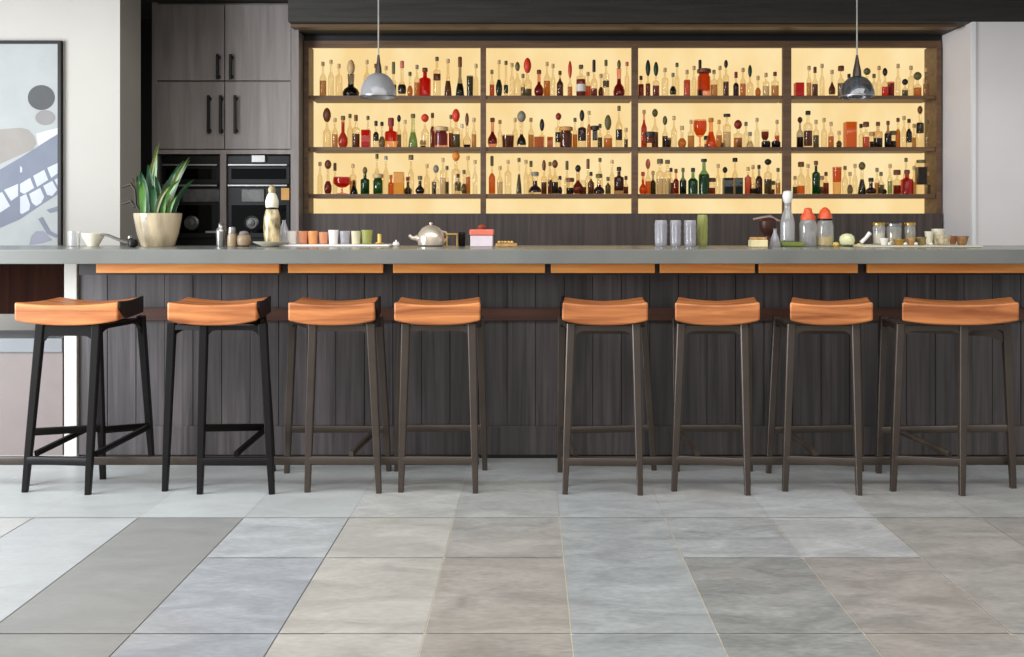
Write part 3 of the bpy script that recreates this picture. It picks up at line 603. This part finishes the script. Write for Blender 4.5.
stool('tan-seated black bar stool at far left before the framed artwork', (X(14, 4.29), X(118, 4.29)), (X(60,4.7), X(141.5, 4.7)),
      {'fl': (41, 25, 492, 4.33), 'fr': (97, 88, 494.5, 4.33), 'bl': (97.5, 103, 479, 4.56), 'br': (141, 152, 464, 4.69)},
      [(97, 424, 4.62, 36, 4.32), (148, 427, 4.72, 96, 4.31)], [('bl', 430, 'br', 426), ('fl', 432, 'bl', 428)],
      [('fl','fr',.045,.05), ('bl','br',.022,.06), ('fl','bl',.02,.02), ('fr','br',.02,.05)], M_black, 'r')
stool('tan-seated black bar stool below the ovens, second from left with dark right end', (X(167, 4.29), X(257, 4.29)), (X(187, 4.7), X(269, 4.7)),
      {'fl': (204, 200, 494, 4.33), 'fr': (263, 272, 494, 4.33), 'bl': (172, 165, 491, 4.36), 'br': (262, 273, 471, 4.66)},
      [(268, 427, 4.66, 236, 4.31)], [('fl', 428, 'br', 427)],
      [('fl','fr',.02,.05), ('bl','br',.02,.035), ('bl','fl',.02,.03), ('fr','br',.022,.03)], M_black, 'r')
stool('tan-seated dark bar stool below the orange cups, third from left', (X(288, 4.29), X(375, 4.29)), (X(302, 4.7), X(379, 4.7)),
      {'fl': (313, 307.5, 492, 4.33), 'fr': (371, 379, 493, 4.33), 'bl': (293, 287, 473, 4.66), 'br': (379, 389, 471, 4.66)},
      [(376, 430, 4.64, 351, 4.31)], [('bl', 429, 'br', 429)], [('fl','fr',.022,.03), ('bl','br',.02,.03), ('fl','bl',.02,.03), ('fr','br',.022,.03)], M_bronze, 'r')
stool('tan-seated dark bar stool just left of the central gap', (X(394, 4.29), X(480.5, 4.29)), (X(401, 4.7), X(480, 4.7)),
      {'fl': (406, 401, 492, 4.33), 'fr': (472, 475.5, 493, 4.33), 'bl': (402, 397, 471, 4.66), 'br': (480, 485, 470, 4.66)},
      [], [('bl', 428, 'br', 428)], [('fl','fr',.022,.03), ('bl','br',.02,.03), ('fl','bl',.02,.03), ('fr','br',.022,.03)], M_bronze)
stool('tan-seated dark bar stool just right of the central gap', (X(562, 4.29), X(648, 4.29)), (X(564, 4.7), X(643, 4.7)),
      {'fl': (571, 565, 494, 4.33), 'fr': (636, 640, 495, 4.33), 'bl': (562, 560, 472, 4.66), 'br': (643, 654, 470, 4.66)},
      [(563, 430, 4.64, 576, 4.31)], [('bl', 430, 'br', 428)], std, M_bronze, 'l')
stool('tan-seated dark bar stool below the lime-green tumbler, third from right', (X(675, 4.29), X(760, 4.29)), (X(678, 4.7), X(755, 4.7)),
      {'fl': (681, 674, 491, 4.33), 'fr': (744, 747.5, 495, 4.33), 'bl': (676, 677, 471, 4.66), 'br': (748, 750, 471, 4.66)},
      [(675, 427, 4.64, 698, 4.31)], [('bl', 428, 'br', 428)], std, M_bronze)
stool('tan-seated dark bar stool below the clear jars, second from right', (X(790, 4.29), X(873, 4.29)), (X(792, 4.7), X(868, 4.7)),
      {'fl': (791, 785, 491, 4.33), 'fr': (855, 859, 495, 4.33), 'bl': (777, 768.5, 473, 4.66), 'br': (856, 861, 471, 4.66)},
      [(784, 430, 4.64, 816, 4.31)], [('bl', 430, 'br', 428)], std, M_bronze)
st = stool('wide tan-seated dark bar stool at right edge, cut by the frame', (X(902, 4.29), X(1019, 4.29)), (X(904, 4.7), X(1012, 4.7)),
      {'fl': (900, 893, 491, 4.33), 'fr': (963, 962, 495.5, 4.33), 'bl': (884, 878.5, 473, 4.66), 'br': (1006, 1013, 488, 4.40)},
      [(897, 430, 4.62, 950, 4.31)], [('bl', 430, 'br', 428)],
      [('fl','fr',.022,.05), ('fr','br',.022,.05), ('bl','br',.06,.03), ('fl','bl',.022,.03)], M_bronze)
# foot rails on the floor behind the front legs
def rail(a, bb, posts_, lab):
    D = 4.42; t = thing('foot_rail', lab, 'foot rail', (X((a+bb)/2, D), D, 0), 'black foot rails behind the stools')
    off = (-X((a+bb)/2, D), -D, 0)
    MB().beam((X(a, D), D, .114), (X(bb, D), D, .114), .024, .024, .036, .036).build('bar', M_bronze, t, loc=off)
    for p in posts_: MB().box(X(p, D)-.007, X(p, D)+.007, D-.011, D+.011, 0, .098).build('post', M_bronze, t, loc=off, smooth=False)
rail(-40, 479, (27, 201, 308, 402, 475), 'black foot rail near the floor joining the left four stools')
rail(561, 1070, (566, 640, 747.5, 859, 962, 1050), 'black foot rail near the floor joining the right four stools')

# ------------------------------------------------------------------ pendant lamps
def pendant(px, lab, tint, D=5.75, stemtop=55, shade=(73, 97), w=36, stemw=6, tilt=0):
    t = thing('pendant_lamp', lab, 'lamp', (X(px, D), D, CEIL), 'small dome pendant lamps over the bar')
    s = D/F; zc_ = CEIL; z0 = Z(shade[1], D)-zc_; z1 = Z(shade[0], D)-zc_; zt = Z(stemtop, D)-zc_; R = w*s/2
    MB().tube([(0,0,0), (0,0,zt)], .0045, 6).build('cord', principled('cord_grey', (170, 166, 156), .5), t)
    MB().lathe([(.055,-.018), (.055,-.001)], 18).build('ceiling_rose', M_black, t)
    MB().lathe([(stemw*s*.55, z1-.006), (stemw*s*.5, z1+.03), (stemw*s*.3, z1+(zt-z1)*.6), (.006, zt)], 14).build('socket', M_bronze, t)
    q = []; hh = z1-z0
    for i in range(15):
        a = i/14*math.pi/2; q.append((R*math.cos(a)**.85 if i < 14 else .012, z0+hh*math.sin(a)))
    inner = [(max(.008, r-.003), z-.002) for r, z in reversed(q)]
    MB().lathe(q+inner, 36, cap=False).build('shade', tint, t)
    MB().lathe([(R, z0-.003), (R+.003, z0), (R+.003, z0+.005), (R-.003, z0+.005), (R-.004, z0-.003)], 36, cap=False).build('rim', M_steel, t)
    bz = z1-.03
    MB().lathe([(.012, bz+.02), (.016, bz), (.028, bz-.025), (.03, bz-.045), (.018, bz-.068), (.0005, bz-.075)], 16).build('bulb', principled('frosted_bulb', (226, 222, 210), .3), t)
pendant(378.5, 'smoky grey dome pendant lamp hanging before the leftmost shelf bay', glass('smoked_glass', (226, 226, 228), .6, haze=.5))
pendant(857, 'clear glass dome pendant lamp hanging before the rightmost shelf bay', glass('clear_shade', (206, 210, 218), .6, haze=.06), w=34, stemw=8, shade=(76, 97))

# ------------------------------------------------------------------ potted plant
D = 5.2; ps = D/F
pot = thing('potted_plant', 'green upright-leaved plant in tapered cream ceramic pot on counter', 'plant', (X(158, D), D, ZT))
R = 23*ps
M_pot = principled('cream_glazed_pot', (196, 178, 146), .22, 0, .5, (14, 14, 3), coat=.6)
MB().lathe([(R*.66, 0), (R*.7, .006), (R*.86, .07), (R*.98, .15), (R, .176), (R*.96, .178), (R*.92, .16), (R*.9, .14)], 36).build('pot', M_pot, pot)
MB().lathe([(R*.88, .148), (.001, .152)], 20).build('soil', principled('soil', (58, 42, 30), .9), pot)
M_leaf = [principled('leaf_deep', (26, 72, 34), .4, 0, .4, (40, 40, 6)), principled('leaf_bright', (74, 118, 42), .4, 0, .35, (40, 40, 6)), principled('leaf_olive', (98, 106, 52), .45, 0, .3, (40, 40, 6)), principled('leaf_brown', (98, 76, 50), .5)]
def leaf(x0, tip, w, mi, yoff=0, bend=0):
    base = Vector((x0*ps, yoff, .14)); tp = Vector(((tip[0]-158)*ps, yoff*1.8+bend, Z(tip[1], D)-ZT))
    S = 9; g = MB(); ctrl = Vector((base.x*1.05, yoff, (base.z+tp.z)*.55))
    for i in range(S+1):
        u = i/S; p = base*(1-u)**2+ctrl*2*u*(1-u)+tp*u*u
        ww = .8*w*ps/2*(.6+.9*u)*(1-u**3)**.8+.0008
        g.v += [(p.x-ww, p.y-.004, p.z), (p.x, p.y+.004, p.z), (p.x+ww, p.y-.004, p.z), (p.x, p.y+.0015, p.z)]
    for i in range(S):
        for j in range(4):
            a = i*4+j; c = i*4+(j+1) % 4; g.f.append((a, c, c+4, a+4)); g.mi.append(0)
    g.f.append((0,1,2,3)); g.f.append(tuple(S*4+j for j in (3,2,1,0))); g.mi += [0,0]
    g.build('leaf', M_leaf[mi], pot)
for a in ((-6,(154,146),7,1,.02), (-9,(161,143),5,2,-.01), (-12,(147,163),8,0,.03), (-14,(140,176),8,0,-.02), (-8,(146,172),9,0,-.04), (-3,(152,165),8,0,-.03), (4,(158,176),7,0,-.02),
          (6,(180,160),10,0,.03), (10,(190,160),9,0,.0), (12,(193,158),6,2,-.03), (8,(186,180),8,1,-.05), (13,(190,178),7,0,.04), (2,(166,178),8,0,.05), (-2,(170,172),9,0,.05), (9,(172,190),7,1,-.06),
          (14,(183,196),6,1,-.05), (-16,(133,178),5,3,.0), (6,(176,168),9,0,.01), (-10,(150,182),9,1,-.06), (0,(160,186),8,0,-.05), (3,(180,185),6,2,-.07)):
    leaf(*a)
# two dark arching stems on the left
for (ya, yb) in ((184, 187), (201, 204)):
    pts = [((-13)*ps, .0, .14), ((136-158)*ps, .0, Z(205, D)-ZT), ((135-158)*ps, 0, Z(yb+3, D)-ZT), ((131-158)*ps, 0, Z(ya, D)-ZT), ((122-158)*ps, 0, Z(yb, D)-ZT)]
    MB().tube(pts, [.007, .009, .010, .011, .006], 6, flat=.8).build('stem', principled('dark_stem', (44, 40, 26), .6), pot)

# ------------------------------------------------------------------ things on the counter
def prop_base(px, D, dz=0): return (X(px, D), D, ZT+.0006+dz)
def lathe_thing(name, lab, cat, px, D, prof_px, mat, n=24, group=None, parts=(), sx=1, sy=1):
    """profile in pixels (radius, height above the counter)"""
    s = D/F; t = thing(name, lab, cat, prop_base(px, D), group)
    MB().lathe([(max(.0004, r*s), z*s) for r, z in prof_px], n, sx=sx, sy=sy).build('body', mat, t)
    for (nm, prof, m) in parts:
        MB().lathe([(max(.0004, r*s), z*s) for r, z in prof], n, sx=sx, sy=sy).build(nm, m, t)
    return t
M_cream = principled('cream_ceramic', (232, 224, 202), .3, 0, .1)
M_white = principled('white_ceramic', (240, 236, 230), .3, 0, .06)
M_gold = principled('brass', (206, 166, 88), .3, .7, .2, (30, 30, 30))
M_embG = glass('cut_glass', (232, 230, 234), .6, haze=.5)
M_lime = glass('lime_glass', (222, 224, 150), .4, haze=.6)
M_clearG = glass('clear_jar_glass', (246, 246, 244), .5, haze=.34)
M_red = principled('coral_red', (236, 92, 44), .4, 0, .12)
M_cork = principled('cork', (190, 148, 96), .8, 0, .25, (60, 60, 60))
lathe_thing('glass_tumbler', 'clear straight tumbler beside the framed artwork', 'glass', 74, 5.2, [(5,0),(5.6,.6),(6,15),(5.5,15),(5.2,2)], M_clearG)
lathe_thing('bowl', 'cream conical bowl on counter between artwork and plant', 'bowl', 93, 5.2, [(5,0),(5.6,1),(10,9),(11,13),(10.2,13),(9.4,9.5),(5,2.5)], M_cream)
# dark ladle with black knob beside the bowl
s = 4.98/F; t = thing('serving_ladle', 'dark grey serving ladle resting beside the cream bowl', 'ladle', prop_base(116, 4.98))
MB().tube([(-15*s,0,13*s), (-8*s,0,12*s), (2*s,0,8*s), (10*s,0,5*s), (16*s,0,4*s)], [.012,.014,.016,.018,.012], 10, flat=.5).build('handle', principled('ladle_grey', (110, 104, 98), .5), t)
MB().lathe([(2*s,.0),(4.6*s,1.5*s),(5*s,5*s),(3.6*s,8*s),(.5*s,9*s)], 16, c=(17*s,0,0)).build('bowl', M_black, t)
MB().lathe([(.6*s,0),(2*s,1*s),(2*s,3*s),(.6*s,4*s)], 12, c=(14*s,0,8*s)).build('knob', M_steel, t)
# shakers and jars by the ovens
lathe_thing('cocktail_shaker', 'silver cocktail shaker with ridged cap, left of brown jars', 'shaker', 221, 5.2, [(4,0),(4.4,1),(4.8,13),(5,15)], M_steel, parts=[('lid', [(5,15),(4.4,17),(2.6,19),(2.4,21),(2.8,22),(1.5,23.5)], M_steel)])
lathe_thing('spice_jar', 'small tan jar with steel lid beside the cocktail shaker', 'jar', 232, 5.15, [(4,0),(4.5,1),(4.4,10),(3.4,13)], principled('tan_glaze', (168, 146, 116), .4, 0, .2), parts=[('lid', [(3.6,13),(3.8,14),(3.2,19),(1,20)], M_steel)])
lathe_thing('spice_jar', 'round brown jar with flat lid, left of figurine dish', 'jar', 244, 5.15, [(4,0),(6,1.5),(7,6),(6.2,10.5),(4.4,12)], principled('brown_glaze', (150, 128, 100), .4, 0, .25), parts=[('lid', [(4.6,12),(4.8,13),(3.6,15),(1,15.6)], M_taupe)])
lathe_thing('shallow_dish', 'shallow cream dish under the tall figurine bottle', 'dish', 271, 5.12, [(8,0),(9,.6),(17,4),(18,5),(17,5),(9,1.6)], M_cream)
# tall figurine bottle
s = 5.12/F
t = thing('figurine_bottle', 'tall cream and gold figurine-shaped bottle standing in dish', 'bottle', prop_base(272, 5.12, .0095))
Mf = principled('cream_gold_glaze', (200, 180, 138), .35, .1, .75, (34, 34, 14))
MB().lathe([(5*s,0),(7*s,2*s),(8*s,8*s),(8.5*s,18*s),(8*s,28*s),(6.4*s,34*s),(5*s,37*s)], 20, sy=.8).build('body', Mf, t)
MB().lathe([(5.4*s,36*s),(6.4*s,38*s),(6.6*s,44*s),(5*s,49*s),(3.2*s,52*s)], 18, sy=.85).build('shoulders', M_cream, t)
MB().lathe([(5.7*s,35.5*s),(6*s,36.5*s),(5.7*s,37.5*s)], 18, sy=.9).build('collar', M_black, t)
MB().lathe([(2.6*s,51*s),(3.8*s,53*s),(3.8*s,56*s),(2.2*s,59*s),(.4*s,60*s)], 14).build('stopper', Mf, t)
lathe_thing('teardrop_vase', 'small glass teardrop vase right of the figurine bottle', 'vase', 284, 5.2, [(3,0),(5.5,4),(6,10),(4,17),(1.6,24),(1.8,26)], M_embG)
# cups and glasses (286-385)
M_or = glass('peach_glass', (252, 206, 166), .3, haze=.7)
cups = [(292, 5.6, 13, M_white, 'white cup left of the peach-coloured glasses', 'cup'), (303, 5.0, 13, M_or, 'leftmost peach glass tumbler on the white tray', 'glass'), (313, 5.2, 13, principled('orange_glaze', (230, 160, 100), .3), 'orange glazed cup between two peach glasses', 'cup'), (323.5, 4.6, 12, M_or, 'peach glass tumbler right of the orange cup', 'glass'),
        (333.5, 5.2, 14, M_white, 'white cup right of the peach glasses', 'cup'), (345, 5.2, 13, M_embG, 'clear cut tumbler left of the yellow tumblers', 'glass'), (356, 5.0, 13, principled('pale_stone', (214, 204, 170), .4), 'pale stone cup between cut tumbler and yellow tumbler', 'cup'), (367, 5.6, 14, M_lime, 'yellow-green tumbler at right end of the cup row', 'glass')]
for (px, r, h, mt, lab, cat) in cups:
    o = lathe_thing('cup' if cat == 'cup' else 'glass_tumbler', lab, cat, px, 5.2, [(r*.75,0),(r*.82,.5),(r,h),(r*.9,h),(r*.74,1.6)], mt, 20, 'cups and tumblers on the left tray'); o.location.z += .012
s = 5.2/F
tr = MB().box(X(283, 5.2), X(392, 5.2), 5.1, 5.3, ZT+.0003, ZT+.0115).build('serving_tray', M_white, bevel=.004); tag(tr, 'low white serving tray under the row of cups', 'tray')
lathe_thing('candle', 'short yellow candle in a dish right of yellow-green tumbler', 'candle', 379.5, 5.2, [(1.9,1),(1.9,10)], principled('candle_wax', (240, 196, 96), .5), parts=[('dish', [(3,0),(4.6,1),(4.6,1.4),(2,1.2)], M_gold)]).location.z += .012
lathe_thing('salt_dish', 'tiny white lidded dish at right end of tray', 'dish', 396, 5.15, [(2.6,0),(3.6,2),(2.6,4.4),(.8,5),(.8,6),(.3,6.6)], M_white)
# chrome kettle
t = thing('teapot', 'shiny cream-chrome domed teapot with curled spout', 'teapot', prop_base(431, 5.2))
Mk = principled('champagne_metal', (226, 210, 188), .2, .5, .15, (12, 12, 12))
MB().lathe([(11*s,0),(13*s,1.5*s),(14*s,7*s),(12.6*s,13*s),(9*s,18*s),(4*s,20.6*s),(.4*s,21.2*s)], 32).build('body', Mk, t)
MB().tube([(-11*s,0,7*s), (-15*s,0,8.5*s), (-18.5*s,0,8*s), (-22*s,0,11*s)], [4*s,3*s,2*s,1.6*s], 12).build('spout', Mk, t)
MB().lathe([(.6*s,20.6*s),(1.7*s,22*s),(1.5*s,23.5*s),(.3*s,24*s)], 12).build('lid_knob', Mk, t)
MB().tube([(10*s,0,15*s),(15*s,0,14*s),(16.5*s,0,9*s),(13*s,0,4*s)], 1.2*s, 8).build('handle', Mk, t)
# brass stand and black cylinder
t = thing('brass_stand', 'small brass square stand between teapot and black canister', 'stand', prop_base(452, 5.2))
g = MB()
for xx in (-5.5, 4.5): g.box(xx*s, (xx+1.2)*s, -.012, .012, 0, 12*s)
g.box(-6*s, 6*s, -.02, .02, 11.5*s, 13*s); g.build('frame', M_gold, t, smooth=False)
lathe_thing('canister', 'slim black canister right of the brass stand', 'canister', 462, 5.25, [(3,0),(3.2,.5),(3.2,11)], M_black, parts=[('lid', [(3.4,11),(3.4,13),(2.8,13.8)], M_black)])
# lidded box
t = thing('lidded_box', 'small white box with coral pink lid on counter', 'box', prop_base(482, 5.15))
MB().box(-11*s, 11*s, -.05, .05, 0, 11*s).build('body', principled('lavender_white', (222, 208, 212), .5), t, smooth=False, bevel=.004)
MB().box(-11.8*s, 12*s, -.055, .055, 11*s, 17*s).build('lid', principled('coral_pink', (232, 120, 96), .45), t, smooth=False, bevel=.006)
MB().lathe([(3.4*s,17*s),(4.6*s,19*s),(3*s,21*s),(.6*s,22*s)], 14).build('knob', principled('dark_coral', (150, 70, 52), .5), t)
t = thing('wooden_board', 'low brown wooden board with crumbs right of the coral-lidded box', 'board', prop_base(506, 5.15))
MB().box(-10*s, 11*s, -.06, .06, 0, 3.2*s).build('board', M_cork, t, smooth=False, bevel=.003)
for k in range(5): MB().lathe([(.5*s,0),(1.8*s,.8*s),(1.4*s,2.2*s),(.2*s,2.6*s)], 8, c=((-7+k*3.2)*s, random.uniform(-.03,.0), 3.2*s)).build('biscuit', M_gold, t)
# three embossed tumblers and a lime one
def faceted(px, w, h, mat, lab, D=5.2, grp=None):
    s = D/F; t = thing('glass_tumbler', lab, 'glass', prop_base(px, D), grp)
    g = MB(); prof = [(.88,0),(.95,.04),(.97,.18),(.9,.22),(.98,.3),(.92,.48),(1.0,.56),(.93,.74),(1.0,.8),(.97,.97),(.9,1.0),(.84,.96),(.84,.1)]
    k = len(g.v); n = 32
    for r, z in prof:
        for i in range(n):
            a = 2*math.pi*i/n; rr = r*w/2*s*(1+(.08 if i % 4 < 2 else -.06)*(1 if .1 < z < .9 else 0)); g.v.append((rr*math.cos(a), rr*math.sin(a), z*h*s))
    for j in range(len(prof)-1):
        for i in range(n): g.f.append((j*n+i, j*n+(i+1) % n, (j+1)*n+(i+1) % n, (j+1)*n+i)); g.mi.append(0)
    g.f.append(tuple(reversed(range(n)))); g.f.append(tuple((len(prof)-1)*n+i for i in range(n))); g.mi += [0,0]
    g.build('body', mat, t); return t
faceted(661, 12, 26, M_embG, 'leftmost of the three tall silvery cut-glass tumblers', grp='tall cut tumblers right of centre')
faceted(675.5, 11, 26, M_embG, 'middle one of the three tall silvery cut-glass tumblers', grp='tall cut tumblers right of centre')
faceted(690, 12, 26, M_embG, 'rightmost of the three tall silvery cut-glass tumblers', grp='tall cut tumblers right of centre')
faceted(702.5, 10, 31, M_lime, 'tall lime-green cut-glass tumbler beside the silvery ones', D=5.3, grp='tall cut tumblers right of centre')
# right-hand group
s = 5.2/F
t = thing('sugar_box', 'small cream and yellow box left of the tall clear decanter', 'box', prop_base(758, 5.05))
MB().box(-8*s, 8*s, -.04, .04, 0, 7*s).build('body', principled('cream_yellow', (236, 220, 168), .5, 0, .2), t, smooth=False, bevel=.004)
MB().box(-7*s, 7*s, -.035, .035, 7*s, 9.5*s).build('sugar_cubes', principled('amber_cubes', (206, 158, 92), .6, 0, .3, (60,60,60)), t, smooth=False, bevel=.004)
# press: dark body with pinkish lever
t = thing('citrus_press', 'dark brown citrus press with pale lever left of decanter', 'press', prop_base(768, 5.25))
MB().lathe([(5*s,0),(5.5*s,1*s),(3*s,3*s),(3*s,10*s),(6.5*s,14*s),(8.5*s,19*s),(8.8*s,25*s),(6*s,28*s)], 20).build('body', principled('press_brown', (66, 34, 24), .4), t)
MB().tube([(-15*s,0,27*s),(-7*s,0,28.5*s),(2*s,0,30*s),(9*s,0,26*s),(13*s,0,25*s)], [1.2*s,1.5*s,1.6*s,1.5*s,1.2*s], 8).build('lever', principled('rose_metal', (196, 168, 158), .3, .6), t)
lathe_thing('glass_pyramid', 'clear conical glass bottle just left of the decanter', 'bottle', 775, 5.1, [(5.5,0),(5.8,.6),(4,8),(1.8,14),(1.6,17),(2.2,18)], M_embG)
lathe_thing('decanter', 'tall clear glass decanter with white stopper on green tray', 'decanter', 787.5, 5.2, [(6,0),(7,1),(7,18),(5.5,26),(3.2,32),(3,38),(3.6,39)], M_clearG, parts=[('stopper', [(2.6,38),(4.4,41),(5,46),(4.2,50),(2,51)], M_white), ('water', [(5.6,1.5),(6.2,2),(6.2,16),(5,20)], M_embG)]).location.z += .0245
t = MB().box(X(778, 5.2), X(800, 5.2), 5.12, 5.28, ZT+.0003, ZT+.024).build('green_tray', principled('moss_green', (128, 142, 60), .5, 0, .25), bevel=.006); tag(t, 'small moss green block under the clear decanter', 'tray')
lathe_thing('storage_jar', 'clear glass jar with coral red lid beside the decanter', 'jar', 808, 5.2, [(7.6,0),(8.2,.8),(8.4,22),(7,26),(7.4,27)], M_clearG, 28, 'coral-lidded jars', [('contents', [(7,1.5),(7.4,2),(7.4,15)], M_embG), ('lid', [(7.4,26.5),(7.2,30),(4.2,34),(3.8,37.5),(1,38.5)], M_red)])
lathe_thing('storage_jar', 'clear glass jar of lemon slices under a coral red dome lid', 'jar', 825, 5.2, [(7.8,0),(8.4,.8),(8,20),(6.8,25),(7.4,26)], M_clearG, 28, 'coral-lidded jars', [('lemon_slices', [(7,1),(7.6,1.4),(7.4,6),(7.2,9.5)], principled('lemon', (226, 196, 90), .4, 0, .2, (50,50,50))), ('band', [(7.8,26),(7.8,27.5)], M_black), ('lid', [(7.2,27.5),(6.6,31),(4.6,36),(2,38.6),(.5,39)], M_red)])
lathe_thing('lime_half', 'pale green halved lime lying right of coral-lidded jars', 'lime', 847, 5.15, [(3,0),(6.4,2),(7.6,6),(6.8,10),(4,12.4),(.5,13)], principled('lime_flesh', (228, 226, 176), .45, 0, .15, (40,40,40)))
for k, (px, r, h) in enumerate(((836, 3.2, 5), (859, 2.6, 3.5))):
    lathe_thing('lemon_wedge', ('yellow lemon piece between lemon jar and lime', 'low yellow lemon piece just right of the lime')[k], 'lemon', px, 5.1, [(r*.6,0),(r,h*.4),(r*.8,h*.8),(.3,h)], principled('lemon', (226, 196, 90), .4))
# jars at the right end
tr = MB().box(X(856, 5.08), X(972, 5.08), 4.95, 5.3, ZT+.0003, ZT+.0095).build('serving_board', principled('pale_board', (216, 208, 186), .5), bevel=.003); tag(tr, 'pale serving board under the jars at right counter end', 'board')
zb = .010
def jar(px, r, h, D, mat, lid, lab, lidh=3, fill=None):
    parts = [('lid', [(r*1.04,h),(r*1.06,h+lidh*.7),(r*.9,h+lidh)], lid)] if lid else []
    if fill: parts.append(('contents', [(r*.8,.8),(r*.86,1.2),(r*.86,h*.6)], fill))
    o = lathe_thing('jar', lab, 'jar', px, D, [(r*.9,0),(r,.8),(r,h*.9),(r*.9,h)], mat, 20, 'jars on the right serving board', parts); o.location.z += zb; return o
M_olive = principled('olives', (150, 134, 82), .5, 0, .4, (70,70,70))
t = thing('white_pestle', 'white pestle leaning left of the gold-lidded jars', 'pestle', (X(866, 5.1), 5.1, ZT+zb+.0006)); s = 5.1/F
MB().tube([(-5*s,0,2.1*s),(0,0,7*s),(4*s,0,12*s)], [2*s,1.8*s,2.2*s], 10).build('body', M_white, t)
jar(879, 5.8, 19, 5.2, M_clearG, M_gold, 'gold-lidded glass jar, leftmost of the three tall jars', fill=M_cream)
jar(894, 7, 18.5, 5.2, M_clearG, M_steel, 'steel-lidded glass jar, widest and middle of three tall jars', fill=M_olive)
jar(910, 5, 19, 5.2, M_clearG, M_gold, 'gold-lidded glass jar, rightmost of the three tall jars', fill=M_olive)
def cup2(px, r, h, D, mat, lab, nm='small_bowl', cat='bowl'):
    o = lathe_thing(nm, lab, cat, px, D, [(r*.55,0),(r*.65,.5),(r,h),(r*.86,h),(r*.5,1.4)], mat, 20, 'small bowls and cups on the right serving board'); o.location.z += zb; return o
cup2(884, 4.4, 7, 5.02, M_white, 'small white cup in front of leftmost gold-lidded jar', 'cup', 'cup')
cup2(899, 6.0, 6, 5.02, M_gold, 'brass bowl in front of the steel-lidded jar')
cup2(911, 4.6, 7.5, 5.02, M_cork, 'cork cup in front of the rightmost tall jar', 'cup', 'cup')
cup2(921.5, 4.8, 8, 5.04, M_olive, 'olive brown cup right of the tall jars', 'cup', 'cup')
cup2(929, 4.4, 13, 5.2, M_cream, 'tall cream beaker behind the olive brown cup', 'cup', 'cup')
cup2(943, 8, 10, 5.06, principled('speckled_stone', (196, 180, 150), .5, 0, .35, (60,60,60)), 'wide speckled stone bowl near right end of board')
cup2(938, 6.4, 15.5, 5.22, M_cream, 'cream beaker behind the wide speckled bowl', 'cup', 'cup')
cup2(953, 4, 8.5, 5.2, principled('russet', (140, 84, 56), .5), 'russet cup between speckled bowl and last brown bowl', 'cup', 'cup')
cup2(962, 6.4, 9, 5.06, principled('brown_bowl', (160, 120, 76), .5, 0, .3, (50,50,50)), 'brown wooden bowl at right end of serving board')
for k, (px, D, lab) in enumerate(((889.5, 4.975, 'cream nut lying between white cup and brass bowl'), (905.5, 4.975, 'cream nut lying between brass bowl and cork cup'), (916, 4.975, 'cream nut lying just right of the cork cup'), (931, 4.98, 'cream nut lying before the cream beaker'))):
    o = lathe_thing('nut', lab, 'nut', px, D, [(.8,0),(1.9,1),(1.8,2.4),(.3,3.4)], M_cream, 10, 'nuts on the right serving board'); o.location.z += zb

# ------------------------------------------------------------------ light and camera
def area(name, loc, target, size, size_y, power, col):
    l = bpy.data.lights.new(name, 'AREA'); l.shape = 'RECTANGLE'; l.size = size; l.size_y = size_y; l.energy = power; l.color = col
    o = bpy.data.objects.new(name, l); C.objects.link(o); o.location = loc
    o.rotation_euler = (Vector(target)-Vector(loc)).to_track_quat('-Z', 'Y').to_euler(); return o
area('window_daylight', (-4.7, 2.9, 1.5), (0.3, 4.9, .5), 2.4, 2.2, 310, (.88, .93, 1))
area('overhead_fill', (0.3, 2.3, 3.3), (0.3, 2.9, 0), 7, 2.2, 146, (1, .99, .97))  # added fill from above for floor and seat tops, no source seen
area('front_daylight', (-1.0, -3.0, 2.6), (-.5, 4.5, .5), 6, 2.6, 38, (1, .9, .82))
w = bpy.data.worlds.new('World'); bpy.context.scene.world = w; w.use_nodes = True
bg = w.node_tree.nodes['Background']; bg.inputs[0].default_value = (.93, .97, 1, 1); bg.inputs[1].default_value = .5
cam = bpy.data.cameras.new('camera'); co = bpy.data.objects.new('camera', cam); C.objects.link(co)
co.location = (0, 0, H); co.rotation_euler = (math.pi/2, 0, 0)
cam.sensor_width = 36; cam.lens = F/1024*36; cam.shift_x = -(VX-512)/1024; cam.shift_y = -(328.5-VY)/1024; cam.clip_start = .05
S = bpy.context.scene; S.camera = co
S.view_settings.view_transform = 'Standard'; S.view_settings.look = 'None'; S.view_settings.gamma = 1; S.view_settings.exposure = 0; S.view_settings.use_curve_mapping = False
S.cycles.transparent_max_bounces = 40; S.cycles.max_bounces = 10
